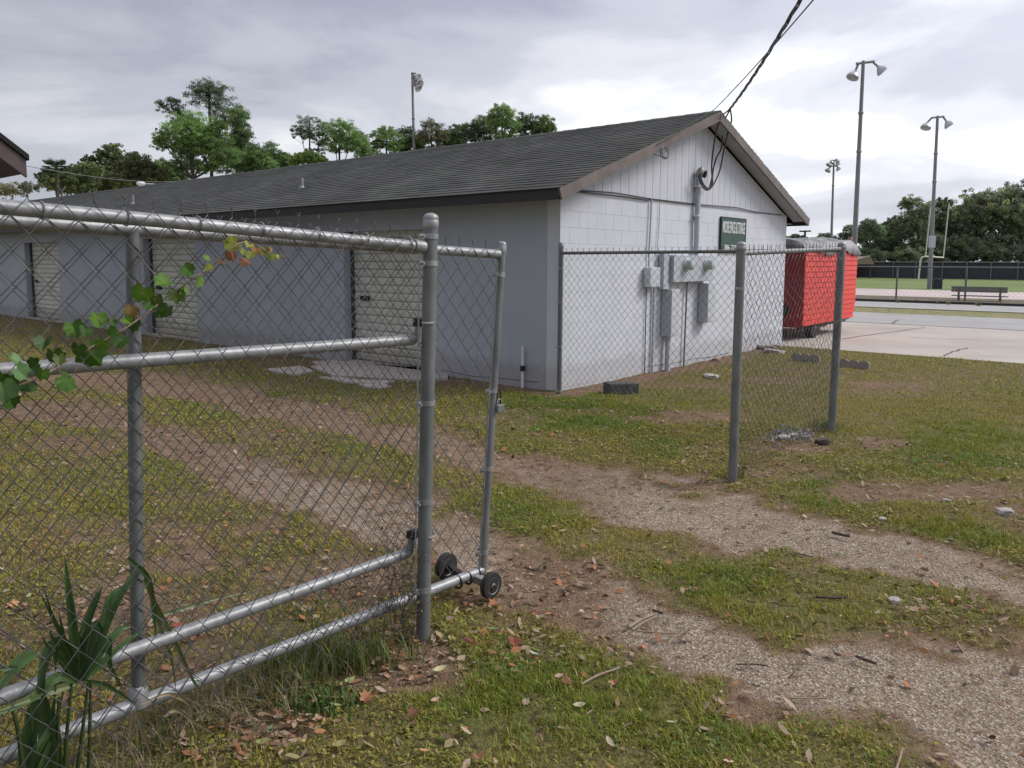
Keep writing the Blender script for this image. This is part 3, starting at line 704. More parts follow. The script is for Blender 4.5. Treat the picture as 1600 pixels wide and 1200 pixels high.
# overhead drop: twisted service cable and a thin phone line
P1 = np.array(W(*hub)); top = at(1272, -6, 6.0); far = at(1330, -60, 5.6)
PC = Thing('power_cable', 'thick twisted black overhead service cable running up from the roof peak', 'cable', tuple(P1))
def sag(a, b, n, s): return [a + (b - a) * k / n - np.array([0, 0, 4 * s * (k / n) * (1 - k / n)]) for k in range(n + 1)]
end = P1 + (top - P1) * 3.2 + np.array([0, 0, 2.0])
base_l = sag(P1, end, 90, .55)
# pass through the picture's top edge where the photo has it
base_l = [p for p in base_l]
ax_ = (end - P1) / np.linalg.norm(end - P1); s1 = np.cross(ax_, (0, 0, 1)); s1 /= np.linalg.norm(s1); s2 = np.cross(s1, ax_)
for ph in (0, 2.1, 4.2):
    MB().tube([p + .012 * (math.cos(ph + i * .9) * s1 + math.sin(ph + i * .9) * s2) for i, p in enumerate(base_l)], .0085, 5).build('strand', M['cable'], PC, smooth=True)
MB().tube([W(*onw(1131, 178, RW0 - .01)), P1], .012, 6).build('anchor', M['wood'], PC)
ph0 = W(*onw(1025, 226, RW0 - .03))
PL = Thing('phone_line', 'thin dark phone line looped at the rake board and rising over the roof', 'cable', tuple(ph0))
midp = W(*onw(1115, 172, RW0 - .05)); t2 = at(1296, -4, 5.6); e2 = midp + (t2 - midp) * 3.2 + np.array([0, 0, 1.2])
MB().tube([ph0] + [W(*onw(x, y, RW0 - .035)) for x, y in ((1050, 213), (1085, 190))] + sag(midp, e2, 40, .3), .006, 5).build('wire', M['cable'], PL, smooth=True)
cc = onw(1036, 239, RW0 - .03); rr = .085
MB().tube([W(cc[0] + rr * math.cos(a) * 1.15, cc[1] - .004 * a, cc[2] + rr * math.sin(a) * .95) for a in np.linspace(0.3, 11.5, 48)] + [W(*onw(1012, 238, RW0 + .1))], .005, 5).build('coil', M['cable'], PL, smooth=True)

# electric meter panel
def ub(x, y): return onw(x, y, W0)
EP = Thing('electric_meter_panel', 'wide grey meter panel with two round glass meters above two conduits', 'meter panel', (10.2, W0, 1.3), True)
MB().box((10.24, W0 - .16, 1.30), (11.55, W0 - .008, 1.70)).build('cabinet', M['meter'], EP, bevel=.006)
for uu, s in ((10.62, 1), (11.30, 1)):
    MB().lathe((uu, W0 - .16, 1.56), [(.105, 0), (.105, .02), (.09, .025)], 18, axis=(0, -1, 0)).build('meter_ring', M['meterlite'], EP, smooth=True)
    mo = MB().lathe((uu, W0 - .18, 1.56), [(.082, 0), (.082, .07), (.07, .10), (.03, .115)], 18, axis=(0, -1, 0)).build('meter', M['glass'], EP, smooth=True)
MB().box((10.05, W0 - .1, 1.2), (10.22, W0 - .01, 1.72)).build('junction_box', M['meter'], EP, bevel=.004)
EB = Thing('breaker_box', 'tall narrow grey breaker box hanging left below the meter panel', 'electrical box', (10.2, W0, .6), True)
MB().box((10.16, W0 - .17, .50), (10.42, W0 - .01, 1.20)).build('cabinet', M['meter'], EB, bevel=.005)
MB().box((10.17, W0 - .178, .51), (10.41, W0 - .172, 1.19)).build('cover', M['meterlite'], EB)
MB().tube([(10.28, W0 - .07, -.05), (10.28, W0 - .07, .50)], .04, 12).build('conduit', M['meter'], EB, smooth=True)
EB2 = Thing('breaker_box', 'tall narrow grey breaker box hanging right below the meter panel', 'electrical box', (11.4, W0, .6), True)
MB().box((11.35, W0 - .17, .64), (11.62, W0 - .01, 1.26)).build('cabinet', M['meter'], EB2, bevel=.005)
MB().box((11.36, W0 - .178, .65), (11.61, W0 - .172, 1.25)).build('cover', M['meterlite'], EB2)
EB3 = Thing('phone_box', 'small square grey phone box on the gable wall left of the meters', 'utility box', (9.7, W0, 1.25), True)
MB().box((9.62, W0 - .13, 1.24), (9.90, W0 - .01, 1.52)).build('cabinet', M['meterlite'], EB3, bevel=.01)
MB().tube([(9.9, W0 - .03, -.05), (9.9, W0 - .03, 1.24)], .018, 8).build('conduit', M['meter'], EB3, smooth=True)
MB().tube([(9.7, W0 - .02, -.05), (9.7, W0 - .02, 1.24)], .007, 6).build('wire', M['cable'], EB3)
CP = Thing('ground_conduit', 'thin grey conduit dropping from the meter panel to the ground', 'conduit', (10.9, W0, 0), True)
MB().tube([(10.86, W0 - .04, -.05), (10.9, W0 - .04, 1.3)], .014, 8).build('pipe', M['galv_dull'], CP, smooth=True)
# white stub pipe by the corner
SP = Thing('stub_pipe', 'thin white pipe stub with dark clamp at the base of the long wall', 'pipe', (U0 - .06, 6.19, 0), True)
MB().tube([(U0 - .05, 6.19, -.03), (U0 - .05, 6.19, .52)], .021, 10).build('pipe', M['pvc'], SP, smooth=True)
MB().tube([(U0 - .05, 6.19, .20), (U0 - .05, 6.19, .27)], .032, 10).build('clamp', M['black'], SP)

# ------------------------------------------------------------ second building, only its eave corner in view
ce = (2.59, 7.80, 2.53)
B2 = Thing('shed_building', 'neighbouring block building with dark brown eave corner at the far left', 'building', (-2.4, 12, 0), True)
hw2 = 2.9; uc2 = ce[0] - hw2; ms2 = .78; L2 = 12
MB().box((uc2 - hw2 + .45, 8.1, -.1), (ce[0] - .45, 8.1 + L2, 2.42)).build('wall', M['wall_long'], B2)
MB().prism([(uc2 - hw2 + .45, 8.12, 2.42), (ce[0] - .45, 8.12, 2.42), (uc2, 8.12, 2.42 + (hw2 - .45) * ms2 + .1)], (0, .1, 0)).build('gable', M['siding'], B2)
zr2 = ce[2] + hw2 * ms2
for sd_ in (1, -1):
    o_ = [(uc2, 7.8, zr2), (uc2 + sd_ * hw2, 7.8, ce[2]), (uc2 + sd_ * hw2, 7.8, ce[2] - .05), (uc2, 7.8, zr2 - .05)]
    MB().prism(o_, (0, L2 + .6, 0)).build('roof', M['shingle'], B2, colors=[(.35, .35, .35, 1)] * 8)
    o_ = [(uc2, 7.82, zr2 - .055), (uc2 + sd_ * (hw2 - .02), 7.82, ce[2] - .045), (uc2 + sd_ * (hw2 - .02), 7.82, ce[2] - .20), (uc2, 7.82, zr2 - .24)]
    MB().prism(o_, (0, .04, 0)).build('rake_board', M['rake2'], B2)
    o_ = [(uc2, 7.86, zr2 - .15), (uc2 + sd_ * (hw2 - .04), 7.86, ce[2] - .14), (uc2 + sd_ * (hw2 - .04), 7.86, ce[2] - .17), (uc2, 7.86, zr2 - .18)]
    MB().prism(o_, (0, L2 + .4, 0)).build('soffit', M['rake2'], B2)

# ------------------------------------------------------------ chain link
def chainlink(m, s0, s1, zt, zb, fr, wr=.0016, barbs=True, seed=0):
    """wires woven in the plane of fr(s, z, depth); zt, zb functions of s"""
    r = random.Random(seed); h = .0415; H2 = .0485; n = int((s1 - s0) / h)
    V = []; F = []
    for i in range(n):
        x0 = s0 + i * h; x1 = x0 + h; zt_ = zt((x0 + x1) / 2); k = int((zt_ - zb(x0)) / H2)
        pts = []
        par = i % 2
        for j in range(k + 1):
            z = zt_ - j * H2
            right = (j + par) % 2 == 0      # wires i and i+1 meet at x1 when right for i, left for i+1
            x = x1 + .0015 if right else x0 - .0015
            dz = .0035; sgn = 1 if right else -1
            pts.append((x - sgn * .004, z + dz * 1.1, .0016 * sgn)); pts.append((x, z, 0)); pts.append((x - sgn * .004, z - dz * 1.1, -.0016 * sgn))
        if barbs and par == 0:
            pass
        P = [fr(*q) for q in pts]
        m.tube(P, wr, 4, caps=False)
        if barbs and par == 0:
            z = zt_; jt = r.uniform(-.002, .002)
            m.tube([fr(x1, z, 0), fr(x1 + .0015, z + .014, .002), fr(x1 - .0015 + jt, z + .025, -.001), fr(x1 - .013 + jt, z + .037 + jt, -.006)], wr, 4)
            m.tube([fr(x1, z, 0), fr(x1 - .0015, z + .014, -.002), fr(x1 + .0015 + jt, z + .025, .001), fr(x1 + .013 + jt, z + .037 - jt, .008)], wr, 4)
def post(th_, name, a, b, r, cap=True, m_='galv_dull', bands=(), sides=20):
    a, b = np.array(a, float), np.array(b, float); ax = (b - a) / np.linalg.norm(b - a); L = np.linalg.norm(b - a)
    o = MB().tube([a, b - ax * r * .6], r, sides).build(name, M[m_], th_, smooth=True)
    if cap:
        pr = [(r * 1.02, -.045), (r * 1.12, -.040), (r * 1.12, -.014), (r * 1.04, -.010), (r * 1.08, -.004), (r * 1.02, r * .16), (r * .82, r * .42), (r * .45, r * .60), (.001, r * .66)]
        MB().lathe(b - ax * r * .6, pr, sides, axis=ax).build('post_cap', M['galv'], (th_, o), smooth=True)
    for z in bands:
        q = a + ax * z
        MB().lathe(q, [(r * 1.0, 0), (r * 1.10, 0), (r * 1.10, .022), (r * 1.0, .022)], sides, axis=ax).build('tension_band', M['galv'], (th_, o), smooth=True)
        MB().box((q[0] - r * 1.1 - .03, q[1] - .004, q[2]), (q[0] - r * .8, q[1] + .004, q[2] + .022)).tube([(q[0] - r * 1.1 - .018, q[1] - .022, q[2] + .011), (q[0] - r * 1.1 - .018, q[1] + .014, q[2] + .011)], .005, 6).build('bolt', M['galv'], (th_, o))
    return o
# left fence run
WF = 2.312
LF = Thing('chain_link_fence', 'near chain link fence run with thick steel post beside the rolling gate', 'fence', (2.18, WF, 0), True)
pA = post(LF, 'post', (2.165, WF, -.1), (2.235, WF, 1.795), .0298, bands=(.30, .68, 1.10, 1.68, 1.79))
FR_top = lambda s: 1.722 - .044 * (s - 1.0) + .0
MB().tube([(-1.6, WF + .0, FR_top(-1.6)), (1.1, WF, FR_top(1.1)), (2.165, WF, FR_top(2.165) - .012)], .0205, 14).build('top_rail', M['galv'], LF, smooth=True)
MB().tube([(2.135, WF, FR_top(2.14) - .01), (2.19, WF, FR_top(2.19) - .013)], .026, 14).build('rail_end_cup', M['galv'], LF, smooth=True)
WT = WF + .062
# roller tracks for the gate
tm0, tm1 = np.array(onw(0, 580, WT)), np.array(onw(646, 531, WT)); tl0, tl1 = np.array(onw(0, 1090, WT)), np.array(onw(636, 864, WT))
MB().tube([tm1 + (tm0 - tm1) * 2.4, tm1], .0225, 14).build('track_pipe', M['galv'], LF, smooth=True)
MB().tube([tl1 + (tl0 - tl1) * 2.4, tl1], .0225, 14).build('track_pipe', M['galv'], LF, smooth=True)
for q1, nm in ((tm1, 1), (tl1, 2)):
    ub_, z = q1[0] + .03, q1[2] + .075
    MB().box((ub_ - .018, WT - .018, z - .02), (ub_ + .03, WT + .02, z + .016)).build('roller_bracket', M['black'], LF, bevel=.006)
    MB().tube([q1 - np.array([.02, 0, 0]), q1 + np.array([.012, 0, .006]), q1 + np.array([.024, 0, .03]), (ub_, WT, z - .01)], [.022, .0205, .015, .011], 10).build('pipe_end', M['galv_dull'], LF, smooth=True)
    MB().tube([(2.2 + .034 * math.cos(a), WF + .034 * math.sin(a), z) for a in np.linspace(-2.8, .5, 12)] + [(ub_ + .01, WT, z)], .0045, 6).build('u_bolt', M['galv'], LF, smooth=True)
MB().tube([(2.118, WF - .008, .22), (2.163, WF - .008, 1.70)], .0045, 4).build('tension_bar', M['galv'], LF)
m = MB(); chainlink(m, -1.3, 2.13, lambda s: FR_top(s) + .028, lambda s: .06, lambda s, z, d: (s + z * .02 - .02, WF - .027 + d, z), seed=1)
tag(m.build('mesh', M['wire'], LF, smooth=True), 'woven diamond wire mesh with twisted top ends')

for k in range(9):
    uu = .35 + k * .22; zz = FR_top(uu); MB().tube([(uu, WF + .024 * math.cos(a), zz + .024 * math.sin(a)) for a in np.linspace(0, 2 * math.pi, 13)[:-1]], .0021, 5, closed=True).build('tie_wire', M['galv'], LF)
# rolling gate
WG = WF + .125
GT = Thing('rolling_gate', 'open rolling chain link gate leaf with small wheels and drooping padlock', 'gate', (2.7, WG, 0), True)
gtop = lambda s: 1.705 - .0345 * (s - .73)
gbot = lambda s: .172 - .046 * (s - .88)
ep = post(GT, 'end_post', (2.682, WG, .07), (2.828, WG, 1.695), .0205, bands=(.11, .52, .9, 1.46), m_='galv_dull', sides=16)
MB().tube([(-1.6, WG, gtop(-1.6)), (2.80, WG, gtop(2.80))], .0215, 14).build('top_rail', M['galv'], GT, smooth=True)
MB().tube([(-1.6, WG, gbot(-1.6)), (2.68, WG, gbot(2.68) + .01)], .0235, 14).build('bottom_rail', M['galv'], GT, smooth=True)
MB().tube([(1.03, WG, gbot(1.03)), (1.083, WG, gtop(1.08))], .021, 14).build('upright', M['galv_dull'], GT, smooth=True)
MB().lathe((1.03, WG, gbot(1.03) + .0), [(.03, 0), (.03, .06), (.022, .07)], 14).build('weld_collar', M['galv'], GT, smooth=True)
MB().tube([(2.652, WG - .012, .12), (2.782, WG - .012, 1.60)], .004, 4).build('tension_bar', M['galv'], GT)
m = MB(); chainlink(m, -1.3, 2.655, lambda s: gtop(s) + .024, lambda s: .13, lambda s, z, d: (s + z * .075 * max(0, s - .6) / 2, WG - .024 + d, z), seed=2)
tag(m.build('mesh', M['wire'], GT, smooth=True), 'woven diamond wire mesh of the gate leaf')
def wheel(cu, cw, r, wd):
    o = MB().lathe((cu, cw + wd / 2, r), [(r * .6, 0), (r * .95, .001), (r, .007), (r, wd - .007), (r * .95, wd - .001), (r * .6, wd)], 28, axis=(0, -1, 0)).build('wheel', M['black'], GT, smooth=True)
    MB().lathe((cu, cw + wd / 2 + .001, r), [(r * .25, -.002), (r * .62, 0), (r * .62, wd + .002), (r * .45, wd - .006), (r * .2, wd - .006), (r * .2, wd + .006), (.003, wd + .008)], 20, axis=(0, -1, 0)).build('hub', M['rim'], (GT, o), smooth=True)
    MB().lathe((cu, cw - wd / 2 - .004, r), [(.010, 0), (.010, .008), (.004, .012)], 8, axis=(0, -1, 0)).build('axle_nut', M['black'], (GT, o))
qn = ground(767, 914, .065); qn = uw(qn); wheel(qn[0], qn[1], .064, .032)
qf = uw(ground(697, 884, .07)); wheel(qf[0], qf[1], .068, .034)
MB().tube([(qn[0], qn[1] + .02, .065), (qf[0], qf[1] - .02, .068)], .008, 8).build('axle', M['galv_dull'], GT, smooth=True)
ba = np.array([2.60, WG, gbot(2.60)])
MB().prism([(qn[0] + .015, qn[1] + .025, .05), (qn[0] + .015, qn[1] + .025, .085), (ba[0] + .03, ba[1] + .02, ba[2] + .02), (ba[0] + .03, ba[1] + .02, ba[2] - .02)], (-.035, .0, 0)).build('axle_bracket', M['galv'], GT)
MB().prism([(qf[0] + .02, qf[1] - .02, .055), (qf[0] + .02, qf[1] - .02, .085), (ba[0] - .0, ba[1] + .02, ba[2] + .0), (ba[0] - .0, ba[1] + .02, ba[2] - .03)], (-.03, .0, 0)).build('axle_bracket', M['black'], GT)
for du in (-.09, -.02, .045):
    MB().tube([(ba[0] + du, WG + .029 * math.cos(a), gbot(ba[0] + du) + .029 * math.sin(a)) for a in np.linspace(0, 2 * math.pi, 17)[:-1]], .0055, 6, closed=True).build('u_clamp', M['black'], GT, smooth=True)
# fork latch and padlock on the end post
lq = np.array(onw(774, 632, WG)); lq[0] -= .032; lz = lq[2]
MB().tube([(lq[0] + .022, WG - .02, lz - .0), (lq[0] + .024, WG - .02, lz + .07)] + [(lq[0] + .024 + .010 * (1 - math.cos(a)), WG - .02, lz + .07 + .012 * math.sin(a)) for a in np.linspace(.3, math.pi, 8)] + [(lq[0] + .046, WG - .02, lz - .0)], .0035, 6).build('fork_latch', M['black'], GT, smooth=True)
PK = Thing('padlock', 'small dark padlock on the fork latch of the gate end post', 'padlock', (lq[0] + .03, WG - .03, lz - .03), True)
MB().box((lq[0] + .008, WG - .04, lz - .035), (lq[0] + .055, WG - .012, lz + .004)).build('body', M['galv_dull'], PK, bevel=.004)
MB().tube([(lq[0] + .016, WG - .026, lz), (lq[0] + .016, WG - .026, lz + .016)] + [(lq[0] + .031 - .015 * math.cos(a), WG - .026, lz + .016 + .014 * math.sin(a)) for a in np.linspace(0, math.pi, 9)] + [(lq[0] + .046, WG - .026, lz)], .0032, 6).build('shackle', M['galv'], PK, smooth=True)

# right fence: wall post, gate post, corner post
RF = Thing('chain_link_fence', 'chain link fence from the building corner round to the lone post right of the gate', 'fence', (5.3, WF, 0), True)
uD, uE = 5.30, 7.54; uC, wC = 7.56, 5.58
post(RF, 'post', (uD - .01, WF, -.1), (uD + .0, WF, 1.745), .033, bands=(1.50,), m_='galv_dull')
post(RF, 'post', (uC, wC, -.1), (uC + .01, wC, 1.83), .030, bands=(.1, .65, 1.2, 1.6), m_='galv_dull', sides=14)
post(RF, 'post', (uE - .02, WF, -.1), (uE + .03, WF, 1.79), .036, bands=(), m_='galv_dull', sides=14)
MB().tube([(uC, wC - .03, 1.70), (uE + .02, WF + .03, 1.715)], .0185, 12).build('top_rail', M['galv_dull'], RF, smooth=True)
MB().tube([(uD + .03, WF, 1.665), (uE - .03, WF, 1.725)], .0185, 12).build('top_rail', M['galv'], RF, smooth=True)
LL = wC - WF
m = MB(); chainlink(m, .06, LL - .04, lambda s: 1.72 + .01 * s / LL, lambda s: .04, lambda s, z, d: (uC - .026 + d, wC - s, z), wr=.0018, seed=3)
m.build('mesh', M['wire'], RF, smooth=True)
m = MB(); chainlink(m, uD + .05, uE - .04, lambda s: 1.665 + .06 * (s - uD) / (uE - uD) + .022, lambda s: .03, lambda s, z, d: (s, WF - .024 + d, z), seed=4)
m.build('mesh', M['wire'], RF, smooth=True)
# the run turns at the corner post and goes on away from the camera: a rolled mesh end hangs on the post
m = MB(); chainlink(m, 0, .17, lambda s: 1.76, lambda s: .03, lambda s, z, d: (uE + .04 * math.cos(s * 25), WF + .04 * math.sin(s * 25) - .0 + d, z), barbs=False, seed=5)
m.build('mesh', M['wire'], RF, smooth=True)
MB().tube([(uC - .035, wC - .03, .08), (uC - .03, wC - .03, 1.68)], .005, 4).build('tension_bar', M['galv_dull'], RF)

# ------------------------------------------------------------ trailer
TU0, TU1, TW0, TW1, TZ0, TZ1 = 15.72, 19.1, 5.50, 7.7, .30, 1.84
TR = Thing('trailer', 'bright red clapboard food trailer with a wrinkled grey tarp over its roof', 'trailer', (17.4, 6.5, 0), True)
seam = 18.15
MB().box((TU0, TW0 + .012, TZ0), (seam, TW1, TZ1)).build('body', M['red_shade'], TR)
MB().prism([(seam + .01, TW0 + .0, TZ0 + .03), (TU1 - .12, TW0, TZ0 + .05), (TU1 + .02, TW0, .75), (TU1, TW0, TZ1 + .02), (seam + .01, TW0, TZ1 + .02)], (0, 2.0, 0)).build('body', M['red'], TR)
k = 0; z = TZ0 + .01
while z < TZ1 - .05:
    m = MB().prism([(TU0 + .0, TW0 + .011, z), (TU0, TW0 - .02, z), (TU0, TW0 - .004, z + .108), (TU0, TW0 + .011, z + .108)], (seam - TU0, 0, 0)); m.build('siding_board', M['red'], TR)
    u1_ = TU1 + .02 - (.14 * max(0, .6 - z) / .3 if z < .6 else 0)
    m = MB().prism([(seam + .02, TW0 - .001, z + .02), (seam + .02, TW0 - .03, z + .02), (seam + .02, TW0 - .014, z + .126), (seam + .02, TW0 - .001, z + .126)], (u1_ - seam - .02, 0, 0)); m.build('siding_board', M['red'], TR)
    z += .11
MB().box((TU0 - .015, TW0 + .05, TZ0 - .03), (TU0 - .001, TW1, TZ1)).build('end_panel', M['red_shade'], TR)
MB().lathe((TU0 - .016, TW0 + .36, .62), [(.10, 0), (.10, .02), (.06, .025)], 14, axis=(-1, 0, 0)).build('vent_hole', M['black'], TR)
MB().box((TU0 + .1, TW0 + .08, TZ0 - .07), (TU1 - .3, TW0 + .16, TZ0 - .001)).box((TU0 + .1, TW1 - .2, TZ0 - .07), (TU1 - .3, TW1 - .1, TZ0 - .001)).build('chassis_rail', M['black'], TR)
for cw in (TW0 + .12, TW1 - .2):
    o = MB().lathe((16.62, cw + .08, .235), [(.14, 0), (.225, .006), (.237, .03), (.237, .13), (.225, .155), (.14, .16)], 24, axis=(0, -1, 0)).build('wheel', M['black'], TR, smooth=True)
    MB().lathe((16.62, cw + .079, .235), [(.10, 0), (.14, .01), (.14, .155), (.10, .145), (.04, .15), (.03, .17)], 16, axis=(0, -1, 0)).build('rim', M['rim'], (TR, o), smooth=True)
MB().box((17.2, TW0 + .15, .12), (17.26, TW0 + .21, TZ0)).box((17.55, TW0 + .3, .10), (17.61, TW0 + .36, TZ0)).box((17.1, TW0 + .15, .18), (17.7, TW0 + .2, .21)).build('jack_stand', M['galv_dull'], TR)
MB().prism([(18.15, TW0 + .02, TZ0 - .06), (18.9, TW0 + .02, TZ0 - .0), (18.9, TW0 + .02, TZ0 + .04), (18.15, TW0 + .02, TZ0 + .04)], (0, .3, 0)).build('step_bumper', M['galv_dull'], TR)
# tarp
nu, nw = 60, 26; vv = []; ff = []
for i in range(nu + 1):
    for j in range(nw + 1):
        u = TU0 - .08 + (TU1 - TU0 + .26) * i / nu; w = TW0 - .06 + (TW1 - TW0 + .12) * j / nw
        edge = min(i, nu - i, j, nw - j)
        ht = TZ1 + .13 + .10 * math.sin(math.pi * j / nw) + .10 * (i / nu) + .022 * math.sin(u * 4.1 + w * 2) + .022 * math.sin(u * 2.7 + w * 9 + 1.3) + .012 * math.sin(u * 19 - w * 9)
        if edge == 0: ht = TZ1 - .03 + .05 * math.sin(u * 3.3 + w * 2.1) + .02 * math.sin(u * 17)
        elif edge == 1: ht = ht * .5 + (TZ1 + .05) * .5
        vv.append((u, w, ht + float(rnd.uniform(-.008, .008))))
for i in range(nu):
    for j in range(nw): a = i * (nw + 1) + j; ff.append((a, a + nw + 1, a + nw + 2, a + 1))
m = MB(); m.v = vv; m.f = ff; o = m.build('tarp', M['tarp'], TR, smooth=True); md = o.modifiers.new('solid', 'SOLIDIFY'); md.thickness = .006
MB().box((TU1 - .1, TW0 + .1, TZ1), (TU1 - .02, TW0 + .18, TZ1 + .36)).build('tarp_prop', M['wood'], TR)

# ------------------------------------------------------------ small things on the lawn
q = uw(ground(970, 612)); Bk = MB().box((q[0] - .2, q[1] - .1, -.02), (q[0] + .2, q[1] + .1, .115)).build('splash_block', M['block'], base=(q[0], q[1], 0), uwf=True, bevel=.012)
Bk.rotation_euler = (0, .03, ROT - .55); tag(Bk, 'dark weathered concrete block lying in the grass near the building corner', 'block')
def scallop(px0, px1, py, label):
    a = ground(px0, py); c = ground(px1, py + (px1 - px0) * .10); L = float(np.linalg.norm(c - a)); d = (c - a) / L
    n = 3; r = L / n / 2; pts = [(0, 0, -.05)] + [(L, 0, -.05)]; top_ = []
    for i in range(n):
        for k_ in np.linspace(0, math.pi, 9): top_.append((L - (i * 2 + 1) * r + r * math.cos(k_), 0, .075 + r * .55 * math.sin(k_)))
    o = MB().prism(pts + top_, (0, .05, 0)).build('edging_stone', M['edging'], base=None)
    o.location = Vector(a); o.rotation_euler = (-.12, 0, math.atan2(d[1], d[0])); tag(o, label, 'edging', 'scalloped edging stones in the lawn'); return o
scallop(1237, 1279, 562, 'grey scalloped concrete edging piece seen through the fence mesh')
scallop(1309, 1357, 572, 'grey scalloped concrete edging piece just right of the corner post')
def rock(px, py, sx, sy, sz, mt, name, label, cat, seed, grp=None):
    r = random.Random(seed); import bmesh
    bm = bmesh.new(); bmesh.ops.create_icosphere(bm, subdivisions=2, radius=1)
    for v in bm.verts:
        n_ = v.co.normalized(); k = 1 + r.uniform(-.13, .13); v.co = Vector((max(-.8, min(.8, n_.x * 1.1)) * sx * k, max(-.8, min(.8, n_.y * 1.1)) * sy * k, max(-.7, min(.62, n_.z * 1.1)) * sz * k))
    me = bpy.data.meshes.new(name); bm.to_mesh(me); bm.free(); me.materials.append(mt)
    o = bpy.data.objects.new(name, me); COL.objects.link(o); p = ground(px, py); o.location = (p[0], p[1], sz * .4 - .01); o.rotation_euler = (r.uniform(-.1, .1), r.uniform(-.1, .1), r.uniform(0, 6)); tag(o, label, cat, grp); return o
rock(1112, 588, .17, .12, .035, M['rubble'], 'flat_stone', 'flat pale stone lying in the lawn right of the meters', 'stone', 1)
rock(1210, 551, .22, .13, .06, M['rubble'], 'stone', 'pale broken stone at the foot of the far wall corner', 'stone', 2)
rock(1198, 545, .2, .12, .07, M['edging'], 'stone', 'darker broken stone nearest the wall by the far corner', 'stone', 3)
rock(1216, 541, .2, .1, .05, M['rubble'], 'stone', 'thin pale stone slab behind the stones at the far wall corner', 'stone', 4)
rock(1120, 562, .1, .07, .04, M['wood'], 'stone', 'small brown stone against the base of the gable wall', 'stone', 5)
for i, (x, y, s, lb) in enumerate([(1240, 680, .04, 'small white rubble chunk left of the corner post base'), (1262, 672, .03, 'tiny pale rubble chunk among the rubble by the corner post'), (1225, 684, .05, 'larger grey rubble chunk in the rubble by the corner post'), (1285, 690, .06, 'dark clod of soil at the corner post foot'), (1379, 810, .025, 'white pebble on the lawn above the far wheel track'), (1570, 800, .05, 'grey stone at the right edge of the lawn'), (1480, 782, .03, 'small white stone on the worn lawn at the right'), (1398, 938, .03, 'white stone in the grass strip between the tracks')]):
    rock(x, y, s * 1.2, s, s * .6, M['rubble'] if i != 3 else M['bark'], 'stone', lb, 'stone', 20 + i)
# rubble heap by the corner post
r = np.random.default_rng(4); vs_, fs_, cs_ = [], [], []
for k in range(170):
    p = ground(1240 + 26 * r.normal(), 678 + 6 * r.normal()); s = .008 + .018 * r.random() ** 2; n0 = len(vs_)
    for q_ in ((1, 0, 0), (0, 1, 0), (-1, 0, 0), (0, -1, 0), (0, 0, .9)): vs_.append(p + s * np.array(q_) * (.6 + .7 * r.random()) + np.array([0, 0, .004]))
    fs_ += [(n0, n0 + 1, n0 + 4), (n0 + 1, n0 + 2, n0 + 4), (n0 + 2, n0 + 3, n0 + 4), (n0 + 3, n0, n0 + 4)]; b_ = .10 + .14 * r.random(); cs_ += [(b_, b_ * .97, b_, 1)] * 5
tag(npmesh('rubble', np.array(vs_), np.array(fs_), M['stone'], 'stuff', cs_), 'scatter of grey rubble beside the corner fence post', 'rubble')
# broken concrete pad by the nearest roll-up door
def slab(pts, h, label):
    P = [ground(*p) for p in pts]; c = np.mean(P, 0)
    m = MB().prism([(p[0], p[1], -.03) for p in P], (0, 0, h + .03)); o = m.build('paving_slab', M['concrete'], base=(c[0], c[1], 0), bevel=.006); tag(o, label, 'slab'); return o
slab([(486, 574), (540, 566), (700, 580), (700, 592), (640, 594), (560, 590), (520, 588)], .02, 'large cracked concrete slab in front of the nearest roll-up door')
slab([(413, 578), (470, 573), (492, 581), (462, 587), (436, 583)], .018, 'broken slab piece furthest left of the door pad')
slab([(498, 590), (530, 590), (560, 594), (618, 596), (600, 601), (540, 598)], .014, 'thin broken strip of concrete in front of the door pad')
slab([(560, 600), (600, 601), (612, 604), (590, 607), (566, 604)], .012, 'small flat concrete fragment nearest the fence')
slab([(488, 566), (530, 563), (538, 566), (500, 572)], .016, 'narrow concrete fragment behind the door pad')

# ------------------------------------------------------------ far side of the road
def pole_light(px_t, py_t, px_b, Y, rad, lamps, label, arm=None, name='light_pole', grp='sports field light poles'):
    t_ = at(px_t, py_t, Y); b_ = at(px_b, 410 + 1936 / Y, Y); base = np.array([b_[0], Y, 0.0]); h = t_[2]
    th_ = Thing(name, label, 'light pole', tuple(base), group=grp)
    n = 10; P = [base + (t_ - base) * k / n for k in range(n + 1)]
    MB().tube(P, [rad * (1 - .45 * k / n) for k in range(n + 1)], 12).build('pole', M['polem'], th_, smooth=True)
    for k in (.78, .62): c = base + (t_ - base) * k; MB().lathe(c, [(rad * .75, 0), (rad * .88, .02), (rad * .88, .10), (rad * .75, .12)], 12).build('collar', M['polem'], th_)
    for (ax0, ay0, ax1, ay1) in arm or []:
        MB().tube([at(ax0, ay0, Y - .05), at(ax1, ay1, Y + .05)], rad * .45, 8).build('cross_arm', M['polem'], th_, smooth=True)
    for (lx, ly, tx, ty, R_, ax) in lamps:    # knuckle start px, lamp axis
        a = at(lx, ly, Y); c = at(tx, ty, Y)
        R_ = R_ * .74; lo = MB().lathe(c, [(R_ * .22, -R_ * .5), (R_ * .3, -R_ * .2), (R_ * .62, R_ * .1), (R_ * .92, R_ * .55), (R_, R_ * .9), (R_ * .93, R_ * .92), (R_ * .5, R_ * .5)], 16, axis=ax).build('lamp', M['lamp'], th_, smooth=True)
        MB().tube([a, c - np.array(ax) / np.linalg.norm(ax) * R_ * .4], rad * .4, 8).build('knuckle', M['polem'], (th_, lo))
    return th_
